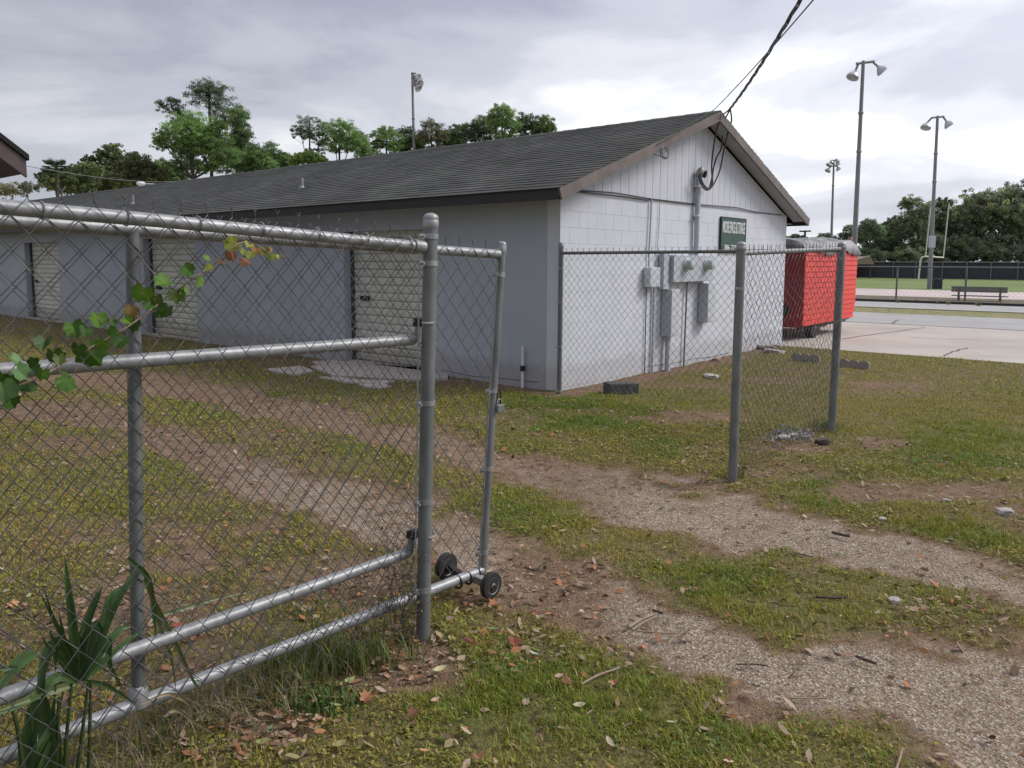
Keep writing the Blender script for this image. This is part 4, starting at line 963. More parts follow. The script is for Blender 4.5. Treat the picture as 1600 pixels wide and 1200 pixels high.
pole_light(1349, 95, 1331, 34.5, .125, [(1341, 100, 1335, 114, .36, (-.5, -.25, -1)), (1365, 98, 1374, 106, .36, (.75, -.1, -.75))], 'tallest light pole behind the red trailer with two floodlights', [(1338, 99.5, 1366, 96)])
pole_light(1465, 181, 1452, 47, .135, [(1456, 184, 1448, 194, .40, (-.4, -.3, -1)), (1474, 183, 1480, 191, .42, (.6, -.2, -.9))], 'light pole beside the navy bin with two hooded floodlights', [(1456, 184, 1475, 182)])
pole_light(1303, 250, 1297, 78, .15, [(1300, 250, 1300, 252, .32, (-.4, -.3, -1)), (1305, 250, 1308, 250, .32, (.4, -.3, -1)), (1299, 251, 1297, 255, .42, (-.6, -.2, -1)), (1306, 251, 1308, 254, .42, (.6, -.2, -1)), (1299, 260, 1295, 264, .4, (-.6, -.2, -1)), (1306, 259, 1309, 262, .4, (.6, -.2, -1))], 'distant light pole with six small floodlights left of the tallest pole', [(1298, 251, 1308, 250.5), (1298, 259.5, 1309, 259)])
pole_light(644, 113, 652, 60, .15, [(645, 116, 650, 120, .42, (.9, -.5, -.4)), (645, 120, 653, 124, .45, (.9, .2, -.5)), (645, 124, 652, 129, .48, (.8, -.6, -.6)), (645, 130, 651, 135, .42, (.7, -.4, -.8)), (645, 118, 648, 128, .4, (.3, -.9, -.5))], 'light pole with a cluster of floodlights rising behind the long roof', [(643, 114, 650, 115), (643, 126, 652, 127)])
b_ = at(1258, 372, 120); t_ = at(1258, 360, 120)
UP = Thing('utility_pole', 'small distant utility pole with crossarm seen above the trailer', 'utility pole', (b_[0], 120, 0))
MB().tube([(b_[0], 120, 0), (t_[0], 120, t_[2])], .17, 8).build('pole', M['bark'], UP)
MB().tube([at(1249, 361.5, 120), at(1267, 361, 120)], .12, 6).build('cross_arm', M['bark'], UP)
# chain link fence along the planting bed
MFc = Thing('low_fence', 'low chain link fence in front of the pink court across the road', 'fence', (36, -10, 0), True)
MB().tube([(36.6, -60, 1.42), (36.6, 60, 1.42)], .03, 6).build('top_rail', M['galv_dull'], MFc)
def u_of(px, u):
    d = ray(px, 430); t = u / (d @ E1); q = d * t; return float(q @ EW)
for px in (1402, 1510, 1640, 1330, 1268, 1780):
    w_ = u_of(px, 36.6); MB().tube([(36.6, w_, 0), (36.6, w_, 1.42)], .04, 6).build('post', M['galv_dull'], MFc)
m = MB()
for k in range(-8, 170):
    w_ = u_of(1430, 36.6) - 10 + k * .2
    m.tube([(36.6, w_, .02), (36.6, w_ + 1.4, 1.42)], .0022, 3, caps=False); m.tube([(36.6, w_ + 1.4, .02), (36.6, w_, 1.42)], .0022, 3, caps=False)
m.build('mesh', M['wire'], MFc)
# far fence with dark windscreen
FF = Thing('windscreen_fence', 'long far fence covered with dark blue windscreen behind the green field', 'fence', (85, -20, 0), True)
MB().box((84.9, -120, .05), (84.96, 80, 1.62)).build('windscreen', M['screen'], FF)
MB().tube([(84.85, -120, 1.66), (84.85, 80, 1.66)], .05, 6).build('top_rail', M['galv_dull'], FF)
for px in (1360, 1395, 1430, 1472, 1510, 1548, 1590, 1640):
    w_ = u_of(px, 84.8); MB().tube([(84.8, w_, 0), (84.8, w_, 1.7)], .06, 6).build('post', M['galv_dull'], FF)
# goal post
Yg = 74
base = at(1435, 437, Yg); base = np.array([base[0], Yg, 0.0])
GP = Thing('goal_post', 'pale gooseneck football goal post at the field edge', 'goal post', tuple(base))
zb_ = at(1446, 401, Yg)[2]
MB().tube(spl([base, at(1437, 418, Yg), at(1439, 405, Yg), at(1442, 401.5, Yg), at(1450, 401, Yg), at(1460, 401, Yg + 1)], 5), .085, 8).build('gooseneck', M['yellow'], GP, smooth=True)
MB().tube([at(1446, 401, Yg), at(1474, 402.5, Yg + 3)], .075, 8).build('crossbar', M['yellow'], GP, smooth=True)
MB().tube([at(1446, 401, Yg), at(1454.5, 322, Yg)], .06, 8).build('upright', M['yellow'], GP, smooth=True)
MB().tube([at(1474, 402.5, Yg + 3), at(1483, 318, Yg + 3)], .06, 8).build('upright', M['yellow'], GP, smooth=True)
pb = at(1453, 378, 46.6)
EX = Thing('pole_box', 'small grey electrical box mounted on the light pole beside the bin', 'electrical box', tuple(pb))
MB().box((pb[0] - .16, pb[1] - .35, pb[2] - .35), (pb[0] + .16, pb[1] - .12, pb[2] + .35)).build('case', M['meter'], EX, bevel=.02)
# bin
q = ground(1463, 451.5); BN = Thing('trash_bin', 'navy square trash bin standing beside the light pole', 'bin', (q[0], q[1], 0))
MB().prism([(q[0] - .24, q[1] - .24, 0), (q[0] + .24, q[1] - .24, 0), (q[0] + .24, q[1] + .24, 0), (q[0] - .24, q[1] + .24, 0)], (0, 0, .55)).build('body', M['bin'], BN, bevel=.03)
MB().box((q[0] - .28, q[1] - .28, .56), (q[0] + .28, q[1] + .28, .63)).build('lid', M['bin'], BN, bevel=.02)
# bench
wa, wb = u_of(1488, 37.2), u_of(1576, 37.2)
w0_, w1_ = min(wa, wb), max(wa, wb)
BE = Thing('bench', 'weathered grey plank bench on the planting bed across the road', 'bench', (37.2, (w0_ + w1_) / 2, 0), True)
for z in (.38, .50): MB().box((37.2, w0_, z), (37.24, w1_, z + .115)).build('back_plank', M['benchw'], BE)
for k in range(3): MB().box((37.26 + k * .13, w0_, .20), (37.37 + k * .13, w1_, .24)).build('seat_plank', M['benchw'], BE)
for f in (.12, .86):
    w_ = w0_ + (w1_ - w0_) * f
    MB().box((37.20 + .045, w_ - .04, -.03), (37.30, w_ + .04, .195)).box((37.165, w_ - .04, .0), (37.197, w_ + .04, .60)).build('leg', M['galv_dull'], BE)

# foliage maker: clusters of small leaf faces
def leaves(cent, rad, n_per, size, cols, r, flat=.75, aspect=.55):
    cent = np.asarray(cent); k = len(cent); tot = k * n_per
    d = r.normal(0, 1, (tot, 3)); d /= np.linalg.norm(d, axis=1)[:, None]
    d = d * (r.random(tot) ** .45)[:, None]; d[:, 2] *= flat
    P = np.repeat(cent, n_per, 0) + d * np.repeat(rad, n_per)[:, None]
    a = r.normal(0, 1, (tot, 3)); a /= np.linalg.norm(a, axis=1)[:, None]; b_ = np.cross(a, r.normal(0, 1, (tot, 3))); b_ /= np.linalg.norm(b_, axis=1)[:, None] + 1e-9
    s = size * (.6 + .8 * r.random(tot))[:, None]
    V = np.stack([P - a * s, P + b_ * s * aspect, P + a * s, P - b_ * s * aspect], 1).reshape(-1, 3)
    F = np.arange(tot)[:, None] * 4 + np.array([[0, 1, 2, 3]])
    c = np.repeat(cols, n_per, 0) * (.7 + .6 * r.random(tot))[:, None]
    return V, F, np.repeat(np.concatenate([c, np.ones((tot, 1))], 1), 4, 0)
def tree(name, label, px_t, Y, blobs_, col, seed, ncl=46, nleaf=46, size=None, crad=.23, tr=.16, group='trees behind the storage building', shell=.5, base_py=None, gappy=0.0, moss=0.0, lean=0, cat='tree'):
    r = np.random.default_rng(seed); u = Y / 1210.0
    blobs_ = [(b_[0], b_[1], b_[2] * 1.12, b_[3] * 1.04) for b_ in blobs_]; col = tuple(q * 2.4 + h_ for q, h_ in zip(col, (.05, .06, .052))) if 'field' in group else tuple(q * 1.9 + .012 for q in col)  # trees beyond the field get distance haze painted in, lifted toward grey-green
    tb = at(px_t, 405, Y); base = np.array([tb[0], Y, 0.0])
    th_ = Thing(name, label, cat, tuple(base), group=group)
    if size is None: size = 2.0 * u
    if 'pine' in name and px_t > 380 and px_t < 900:      # ragged lower branches down the trunk
        blobs_ = blobs_ + [(px_t + r.normal(0, 4), max(b_[1] + b_[3] for b_ in blobs_) + 6, 19, 10), (px_t + r.normal(0, 7), max(b_[1] + b_[3] for b_ in blobs_) + 17, 22, 11), (px_t + r.normal(0, 12), max(b_[1] + b_[3] for b_ in blobs_) + 4, 10, 7)]; blobs_ = [(b_[0], b_[1] - 1.5, b_[2] * 1.1, b_[3] * 1.06) for b_ in blobs_]; col = tuple(q * 1.3 for q in col); gappy = gappy + .12
    main = max(blobs_, key=lambda b_: b_[2] * b_[3]); mc = at(main[0], main[1] + main[3] * .25, Y)
    tp = [base, base * .6 + np.array([mc[0], mc[1], mc[2]]) * .4 + np.array([r.normal(0, .15), 0, 0]), mc, at(main[0] + lean, main[1] - main[3] * .55, Y)]
    tr = tr * .6; tk = MB().tube(spl(tp, 5), list(np.linspace(tr, tr * .22, 16)), 7)
    cents, rads, cols = [], [], []
    for (bx, by, brx, bry) in blobs_:
        c = at(bx, by, Y); rx, rz = brx * u, bry * u; n = max(8, int(2.6 * ncl * (brx * bry) / (main[2] * main[3])))
        d = r.normal(0, 1, (n, 3)); d /= np.linalg.norm(d, axis=1)[:, None]; rr_ = shell + (1 - shell) * r.random(n)
        q = c + d * rr_[:, None] * np.array([rx, rx * .8, rz]) * .86
        if gappy: q = q[r.random(len(q)) > gappy]
        for p in q:
            cr = crad * .62 * min(rx, rz) * (0.6 + .9 * r.random()) + .6 * size; cents.append(p); rads.append(cr)
            k = .72 + .5 * r.random(); cc_ = np.array(col) * k
            if r.random() < .3: cc_ = cc_ * np.array([1.35, 1.2, .95])
            cc_ = cc_ * (1 + .3 * np.sin(bx * .7 + by))
            if moss and r.random() < moss: cc_ = np.array([.24, .235, .19]) * k
            cols.append(cc_)
        j = mc if r.random() < .5 else base * .15 + mc * .85
        j = tp[2] * (1 - .3) + base * .3 if by > main[1] else tp[2]
        tk.tube(spl([j, (j + c) / 2 + np.array([0, 0, -.08 * rx]), c], 3), list(np.linspace(tr * .45, tr * .15, 7)), 5)
        for p in q[::4]: tk.tube([c * .75 + j * .25 if r.random() < .5 else c, p], [tr * .16, tr * .05], 3, caps=False)
    tk.build('trunk', M['bark'], th_, smooth=True)
    pine = 'pine' in name; v, f, c4 = leaves(np.array(cents), np.array(rads), int(nleaf * .62), size * (1.0 if pine else .8), np.array(cols), r, flat=.6 if pine else .8, aspect=.20 if pine else .5)
    o = npmesh('crown', v, f, M['leafd'], None, c4, parent=th_.o, base=tuple(base))
    return th_
PG = (.075, .125, .045); PD = (.055, .085, .045); OK_ = (.08, .09, .04); LG = (.11, .18, .05)
# left group
tree('pine_tree', 'tallest pine with high layered crown left of the field light', 333, 62, [(327, 148, 40, 26), (268, 168, 24, 18), (290, 190, 26, 18), (352, 182, 30, 22), (378, 205, 16, 26), (300, 225, 30, 22), (360, 225, 34, 20), (262, 205, 20, 12), (345, 255, 34, 18), (300, 262, 30, 14), (385, 250, 18, 18)], PD, 1, ncl=60, nleaf=60, crad=.30, tr=.34, gappy=.08, shell=.4)
tree('pine_tree', 'broad bright green pine in front of the tallest pine', 302, 50, [(300, 200, 46, 28), (262, 222, 34, 16), (330, 225, 38, 24), (296, 236, 34, 18), (356, 244, 30, 14), (340, 200, 20, 16), (250, 216, 18, 12), (275, 258, 26, 12), (330, 258, 30, 14)], (.095, .165, .05), 2, ncl=90, nleaf=60, crad=.26, tr=.30, shell=.35)
tree('pine_tree', 'slim pine at the right flank of the tallest pine', 366, 60, [(372, 180, 18, 20), (376, 212, 20, 16), (368, 236, 22, 18), (386, 232, 14, 14)], PG, 3, ncl=34, nleaf=56, crad=.34, tr=.20)
tree('oak_tree', 'wide olive brown oak rising above the left end of the roof', 165, 52, [(160, 282, 76, 30), (176, 236, 20, 15), (190, 256, 34, 16), (232, 266, 26, 18), (105, 286, 38, 22), (208, 246, 14, 10), (245, 288, 26, 20), (140, 252, 18, 10), (158, 243, 14, 12), (120, 264, 16, 10), (200, 280, 50, 26)], (.080, .105, .042), 4, ncl=330, nleaf=46, crad=.17, tr=.3, shell=.35, size=.075, gappy=.12)
tree('oak_tree', 'thin leafed brownish shrub tree at the far left edge', 25, 45, [(20, 296, 26, 12), (48, 292, 18, 10), (5, 300, 14, 8)], (.11, .11, .06), 5, ncl=30, nleaf=26, crad=.4, tr=.08)
tree('pine_tree', 'rounded dark pine right behind the roofline', 415, 60, [(420, 246, 34, 24), (400, 262, 26, 16), (448, 262, 18, 14)], PG, 6, ncl=70, nleaf=60, crad=.27, tr=.2, shell=.25)
tree('pine_tree', 'sparse round topped pine at the left of the middle row', 487, 62, [(484, 200, 26, 20), (470, 210, 16, 10), (500, 218, 16, 12), (492, 240, 14, 8)], PD, 7, ncl=44, nleaf=50, crad=.26, tr=.2, gappy=.1, shell=.5)
tree('shrub_tree', 'low bright green bushy tree under the middle pines', 482, 52, [(482, 246, 26, 13), (460, 250, 16, 10), (505, 254, 14, 8)], LG, 8, ncl=60, nleaf=50, crad=.3, tr=.12, shell=.2)
tree('pine_tree', 'full crowned pine second in the middle row', 528, 62, [(530, 204, 28, 20), (524, 228, 24, 16), (548, 222, 22, 18), (566, 236, 18, 18)], PG, 9, ncl=66, nleaf=54, crad=.26, tr=.22, gappy=.05, shell=.4)
tree('pine_tree', 'small dark pine between the second and fourth middle pines', 572, 64, [(566, 222, 16, 16), (578, 240, 16, 12)], PD, 10, ncl=36, nleaf=50, crad=.3, tr=.15)
tree('pine_tree', 'round crowned pine just left of the tall light pole', 606, 60, [(604, 216, 22, 18), (592, 226, 12, 10), (616, 232, 14, 10)], PG, 11, ncl=60, nleaf=54, crad=.24, tr=.2, gappy=.06)
tree('pine_tree', 'narrow pine directly behind the tall light pole', 636, 63, [(636, 214, 15, 17), (630, 228, 12, 10)], PD, 12, ncl=36, nleaf=50, crad=.3, tr=.18)
tree('pine_tree', 'airy greyish pine just right of the tall light pole', 674, 60, [(674, 206, 20, 21), (660, 216, 12, 10), (690, 214, 12, 10)], (.095, .10, .06), 13, ncl=52, nleaf=42, crad=.26, tr=.2, gappy=.12)
tree('pine_tree', 'low topped dark pine in the middle of the right pine row', 716, 62, [(716, 210, 20, 16), (704, 218, 14, 10), (734, 208, 16, 16)], PD, 14, ncl=50, nleaf=50, crad=.28, tr=.18)
tree('pine_tree', 'feathery pine leaning in behind the roof slope', 758, 62, [(756, 196, 18, 16), (746, 206, 14, 10), (768, 206, 14, 8)], (.075, .1, .055), 15, ncl=50, nleaf=46, crad=.28, tr=.2, gappy=.06)
tree('pine_tree', 'highest pine of the right row behind the roof', 786, 60, [(784, 182, 22, 19), (800, 196, 16, 12), (772, 192, 14, 12)], PG, 16, ncl=66, nleaf=50, crad=.26, tr=.22)
tree('pine_tree', 'pine with open gaps next to the row end', 820, 62, [(822, 192, 16, 16), (812, 202, 12, 8)], PD, 17, ncl=40, nleaf=50, crad=.3, tr=.18, gappy=.05)
tree('pine_tree', 'last rounded pine at the right end of the row', 850, 62, [(850, 196, 17, 17), (838, 200, 12, 10), (860, 204, 9, 8)], PG, 18, ncl=56, nleaf=50, crad=.28, tr=.18)
for i, (x, Y, bl, c_, lb) in enumerate([
    (110, 48, [(110, 284, 44, 20), (80, 276, 24, 16), (140, 268, 24, 16)], (.075, .10, .042), 'green leafy tree filling in under the palm head'),
    (215, 50, [(215, 262, 30, 26), (240, 276, 28, 22), (195, 280, 30, 18)], (.085, .10, .045), 'olive leafed tree between the wide oak and the bright pine'),
    (262, 56, [(256, 268, 22, 20), (276, 274, 20, 16)], (.07, .11, .045), 'dark green tree low behind the left foot of the bright pine'),
    (395, 58, [(396, 250, 26, 22), (380, 262, 22, 16), (418, 262, 20, 16)], PG, 'dense pine filling the gap right of the tallest pine'),
    (445, 60, [(444, 254, 20, 16), (436, 266, 20, 12)], PG, 'short pine between the rounded dark pine and the middle row'),
    (640, 62, [(650, 224, 22, 13), (628, 232, 16, 10)], PG, 'low green pine around the foot of the tall light pole'),
    (700, 62, [(696, 218, 20, 12), (714, 222, 18, 10)], PG, 'low green pine under the airy greyish pine')]):
    tree('leafy_tree' if i < 3 else 'pine_tree', lb, x, Y, bl, c_, 80 + i, ncl=110, nleaf=56, crad=.24, tr=.16, shell=.2)
# palm behind the oak
q = at(88, 264, 46)
PT = Thing('palm_tree', 'cabbage palm head poking out left of the olive oak', 'palm tree', (q[0], 46, 0), group='trees behind the storage building')
MB().tube([(q[0], 46, 0), tuple(q)], .10, 8).build('trunk', M['bark'], PT)
m = MB(); rr3 = np.random.default_rng(3); cols = []
for k in range(34):
    a = rr3.random() * 6.28; e = rr3.uniform(-.5, 1.4); L = rr3.uniform(.6, .95)
    d = np.array([math.cos(a) * math.cos(e), math.sin(a) * math.cos(e), math.sin(e)]); hub_ = q + d * L * .5
    for j in np.linspace(-1.1, 1.1, 9):
        s_ = np.cross(d, (0, 0, 1.0)); s_ /= np.linalg.norm(s_) + 1e-6; dd_ = d * math.cos(j) + s_ * math.sin(j); e_ = hub_ + dd_ * .42; pp = np.cross(dd_, d + .01) * .03 + np.array([0, 0, .035])
        m.quad(hub_ - pp, hub_ + pp, e_ + np.array([0, 0, -.06]), e_ + np.array([0, 0, -.08])); cols += [(.06, .10, .045, 1)] * 4
m.build('crown', M['leafd'], PT, colors=cols)
# right group
RGp = 'trees beyond the playing field'
tree('oak_tree', 'large spreading moss hung oak at the right edge', 1560, 95, [(1560, 330, 60, 38), (1530, 320, 40, 28), (1590, 310, 44, 30), (1500, 345, 34, 30), (1600, 350, 60, 45), (1540, 380, 60, 30), (1640, 330, 60, 40)], (0.08, 0.103, 0.051), 31, ncl=190, nleaf=64, crad=.20, tr=.5, group=RGp, shell=.1, moss=.25)
tree('oak_tree', 'dark oak left of the large oak behind the goal post', 1500, 98, [(1495, 340, 34, 26), (1510, 375, 40, 34), (1470, 365, 30, 30), (1520, 330, 26, 20)], (0.074, 0.096, 0.051), 32, ncl=120, nleaf=60, crad=.22, tr=.4, group=RGp, shell=.1, moss=.2)
tree('oak_tree', 'tall airy tree with pale twigs left of the field light pole', 1425, 92, [(1422, 318, 20, 16), (1432, 345, 26, 26), (1412, 360, 24, 28), (1450, 330, 18, 16), (1440, 380, 34, 26)], (0.085, 0.108, 0.057), 33, ncl=70, nleaf=50, crad=.26, tr=.35, group=RGp, gappy=.05, shell=.2, moss=.15)
tree('oak_tree', 'dark rounded oak behind the second light pole', 1462, 96, [(1466, 350, 30, 40), (1474, 318, 18, 14), (1460, 390, 36, 24)], (0.062, 0.085, 0.046), 34, ncl=110, nleaf=56, crad=.22, tr=.35, group=RGp, shell=.1)
tree('oak_tree', 'dark mid height oak behind the chain link fence', 1385, 94, [(1385, 370, 30, 24), (1372, 390, 34, 24), (1400, 350, 20, 14), (1352, 400, 24, 18), (1410, 395, 30, 22)], (0.062, 0.09, 0.046), 35, ncl=120, nleaf=56, crad=.22, tr=.35, group=RGp, shell=.1, moss=.1)
tree('pine_tree', 'small round pine just right of the tallest light pole', 1356, 90, [(1357, 354, 16, 14), (1370, 362, 14, 14), (1345, 368, 14, 14)], (0.062, 0.09, 0.051), 36, ncl=50, nleaf=46, crad=.3, tr=.22, group=RGp)
tree('pine_tree', 'open branched pine left of the tallest light pole', 1325, 100, [(1327, 360, 11, 10), (1318, 370, 12, 8), (1334, 372, 12, 12)], (0.068, 0.09, 0.057), 37, ncl=30, nleaf=40, crad=.32, tr=.2, group=RGp, gappy=.1)
tree('pine_tree', 'low distant round tree above the trailer tarp', 1290, 150, [(1290, 372, 16, 9), (1275, 377, 12, 7), (1305, 378, 12, 7)], (0.074, 0.088, 0.074), 38, ncl=50, nleaf=40, crad=.3, tr=.2, group=RGp)
tree('pine_tree', 'low distant dark tree beside the far wall corner', 1245, 150, [(1244, 372, 12, 7), (1230, 376, 10, 7), (1256, 376, 10, 6)], (0.059, 0.071, 0.063), 39, ncl=50, nleaf=40, crad=.3, tr=.2, group=RGp)
for i, (x, y, rx, ry) in enumerate([(1360, 402, 30, 16), (1420, 402, 36, 18), (1480, 400, 40, 20), (1545, 400, 40, 20), (1610, 398, 44, 24), (1670, 395, 50, 30), (1500, 388, 40, 22)]):
    lb = ['low dark understorey bush nearest the picnic shelter', 'low dark understorey bush behind the goal post foot', 'low dark understorey bush right of the bin pole', 'low dark understorey bush above the bench', 'low dark understorey bush at the right picture edge', 'low dark understorey bush beyond the right picture edge', 'tall dark understorey bush under the large oak'][i]
    tree('bush', lb, x, 90, [(x, y, rx, ry)], (0.046, 0.062, 0.034), 50 + i, ncl=80, nleaf=60, crad=.3, tr=.1, group=RGp, shell=.05, cat='bush')
# beyond the frame to the right the wood goes on
for i, (x, y, rx, ry, Y) in enumerate([(1740, 330, 70, 60, 95), (1880, 320, 80, 70, 95)]):
    tree('oak_tree', ['dense oak continuing the wood just outside the right edge', 'dense oak further outside the right edge'][i], x, Y, [(x, y, rx, ry), (x + 40, y + 50, rx, ry * .7), (x - 40, y + 50, rx, ry * .7)], (0.074, 0.096, 0.051), 60 + i, ncl=90, nleaf=50, crad=.22, tr=.5, group=RGp, shell=.1)
# picnic shelter
q = at(1350, 412, 78)
SH = Thing('picnic_shelter', 'low brown roofed shelter showing behind the trailer', 'shelter', (q[0], 78, 0))
a0, a1 = at(1335, 413, 78), at(1366, 413, 78); pk = at(1362, 400.5, 78); hh = a0[2]
MB().prism([(a0[0] - 1.5, 78, hh), (a1[0], 78, hh), (pk[0] - .1, 78, pk[2]), (pk[0] - .4, 78, pk[2])], (0, 5, 0)).build('roof', M['wood'], SH)
MB().prism([(a0[0] - 1.55, 77.9, hh + .02), (pk[0] - .2, 77.9, pk[2] + .12), (pk[0] - .2, 77.9, pk[2] - .02), (a0[0] - 1.55, 77.9, hh - .12)], (0, .06, 0)).build('roof_edge', M['kerb'], SH)
for x in (a0[0] - 1, a1[0] - .3): MB().box((x, 78.3, 0), (x + .15, 78.45, hh + .01)).build('post', M['bark'], SH)
# cobra head street lamp and wire behind the left end of the roof
q = at(222, 287, 48)
SLt = Thing('street_lamp', 'small white cobra head street lamp peeking over the left roof', 'street lamp', (q[0] + 1.2, 48, 0))
MB().tube([(q[0] + 1.2, 48, 0), (q[0] + 1.2, 48, q[2] - .3)], .09, 8).build('pole', M['polem'], SLt)
MB().tube(spl([(q[0] + 1.2, 48, q[2] - .3), (q[0] + .8, 48, q[2] - .05), (q[0] + .2, 48, q[2])], 4), .04, 6).build('arm', M['meterlite'], SLt)
MB().lathe((q[0] + .2, 48, q[2] - .01), [(.05, 0), (.12, .1), (.16, .35), (.1, .5), (.02, .55)], 10, axis=(-1, 0, .05)).build('lamp_head', M['white'], SLt, smooth=True)
tag(MB().tube(sag(at(-60, 240, 14), at(300, 280, 46), 30, .3), .007, 4).build('overhead_wire', M['polem']), 'thin pale overhead wire crossing in front of the oak at left', 'wire')
# young plants along the far kerb
for i, (x, y, s, lb) in enumerate([(1403, 472, 5, 'small pale clump plant first from the trailer in the bed'), (1431, 472, 6, 'bushy yellow green clump plant second in the bed'), (1464, 474, 3.5, 'tiny sparse clump plant third in the bed'), (1482, 475, 5, 'pale clump plant just left of the bench'), (1528, 477, 7, 'largest clump plant under the bench'), (1370, 470, 3, 'tiny clump plant nearest the trailer')]):
    p = ground(x, y + 1); u_ = p[1] / 1210
    Pn = Thing('clump_plant', lb, 'plant', (p[0], p[1], 0), group='young plants in the bed across the road'); m = MB(); cl = []
    for k in range(60):
        a = rnd.uniform(0, 6.28); e = rnd.uniform(.1, 1.3); L = s * u_ * rnd.uniform(.6, 1.2); d = np.array([math.cos(a) * math.cos(e), math.sin(a) * math.cos(e), math.sin(e)]); s_ = np.array([-math.sin(a), math.cos(a), 0]) * .02
        m.quad(p - s_, p + s_, p + d * L + s_ * .3, p + d * L - s_ * .3); c_ = rnd.uniform(.7, 1.3); cl += [(.2 * c_, .23 * c_, .08 * c_, 1)] * 4
    m.build('foliage', M['blade'], Pn, colors=cl)

# ------------------------------------------------------------ vine through the fence
def lobed(c, R, rot, normal, r, n=5, fold=.25, spiky=False):
    """maple like leaf outline round c, pointing along rot in the plane with this normal"""
    nz = np.array(normal, float); nz /= np.linalg.norm(nz); x = np.cross((0, 0, 1.0), nz); x /= np.linalg.norm(x); y = np.cross(nz, x)
    pts = []; rad = [.30, .70, .84, .76, .92, .80, .95, .82, 1.06, .80, .97, .80, .90, .76, .86, .68]; angs = np.linspace(-math.pi, math.pi, 17)[:-1]
    if spiky: rad = [.25, .5, .62, .42, .86, .55, .92, .5, 1.05, .5, .92, .55, .86, .42, .62, .5]
    out = []
    for a, k in zip(angs, rad):
        k *= r.uniform(.9, 1.1); aa = a + rot; px_ = math.cos(aa) * k * R; py_ = math.sin(aa) * k * R
        across = abs(math.sin(a)) * k * R
        out.append(c + x * px_ + y * py_ + nz * (across * fold + r.uniform(-.04, .04) * R))
    return out
VN = Thing('vine', 'grape leaved vine with yellowing tip climbing through the near fence', 'vine', onw(150, 530, WF - .06), True)
WV = WF - .055
stem = [onw(x, y, WV + (.03 if i % 2 else 0)) for i, (x, y) in enumerate([(-60, 635), (0, 612), (60, 590), (120, 555), (200, 510), (260, 465), (300, 437), (330, 415), (365, 385), (385, 378), (405, 385), (430, 398), (456, 401)])]
MB().tube(spl(stem, 4), list(np.linspace(.0032, .0012, 49)), 5).build('stem', M['wood'], VN, smooth=True)
GRN = [(.050, .13, .012), (.085, .18, .016), (.035, .085, .012), (.06, .10, .014)]
lv = [(115, 512, 19, 0), (133, 517, 13, 2), (70, 535, 16, 2), (84, 555, 17, 2), (56, 570, 14, 2), (30, 580, 17, 4), (5, 606, 24, 4), (18, 592, 15, 0), (45, 600, 16, 2), (66, 583, 13, 0), (92, 560, 12, 3), (160, 535, 13, 1), (178, 518, 11, 0), (232, 478, 12, 0), (103, 592, 22, 0), (140, 552, 27, 0), (122, 545, 14, 2), (153, 497, 17, 1), (172, 502, 12, 0), (190, 532, 16, 2), (205, 485, 13, 5), (212, 506, 15, 2), (198, 500, 12, 1), (222, 457, 20, 1), (240, 467, 16, 3), (260, 484, 16, 2), (248, 488, 12, 2), (258, 442, 19, 1), (276, 460, 17, 3), (286, 452, 12, 1), (292, 421, 15, 0), (308, 436, 16, 1), (322, 405, 9, 1), (330, 420, 9, 8), (345, 411, 11, 7), (362, 398, 11, 7), (365, 381, 16, 8), (382, 407, 11, 7), (392, 398, 9, 8), (388, 383, 9, 8), (400, 390, 10, 6), (412, 393, 9, 8), (420, 390, 6, 6), (376, 392, 8, 8), (424, 400, 8, 8), (436, 401, 6, 8), (-30, 620, 22, 2), (-20, 590, 20, 0), (20, 560, 14, 4), (15, 625, 16, 2)]
VC = {0: GRN[0], 1: GRN[1], 2: GRN[2], 3: GRN[3], 4: (.10, .20, .07), 5: (.16, .11, .03), 6: (.27, .16, .04), 7: (.17, .08, .035), 8: (.21, .25, .035)}
rv = random.Random(3)
for (x, y, R_, ci) in lv:
    w_ = WV - rv.uniform(-.03, .05); c = np.array(onw(x, y, w_)); dist = np.linalg.norm(W(*c) - _C); R__ = R_ * dist / 1210 * (.86 if ci < 5 else .95)
    nrm = np.array([rv.uniform(-1.5, .8), -1, rv.uniform(-.5, 1.3)])
    P = lobed(c, R__, rv.uniform(-2.8, -.4), nrm, rv, fold=rv.choice([.5, -.4, .75, .3])); m = MB(); n0 = 0; m.v = [tuple(c)] + [tuple(p) for p in P]; m.f = [(0, 1 + k, 1 + (k + 1) % 16) for k in range(16)]
    bc = VC[ci]; cl = [(bc[0] * 1.5, bc[1] * 1.3, bc[2] * 1.3, 1)] + [(bc[0] * f_, bc[1] * f_, bc[2] * f_, 1) for f_ in [rv.uniform(.75, 1.2) for _ in P]]
    m.build('leaf', M['vine'], VN, colors=cl)
    sp_ = min(spl(stem, 4), key=lambda s_: np.linalg.norm(np.array(s_) - c)); MB().tube([sp_, c], .0011, 4).build('petiole', M['wood'], VN)

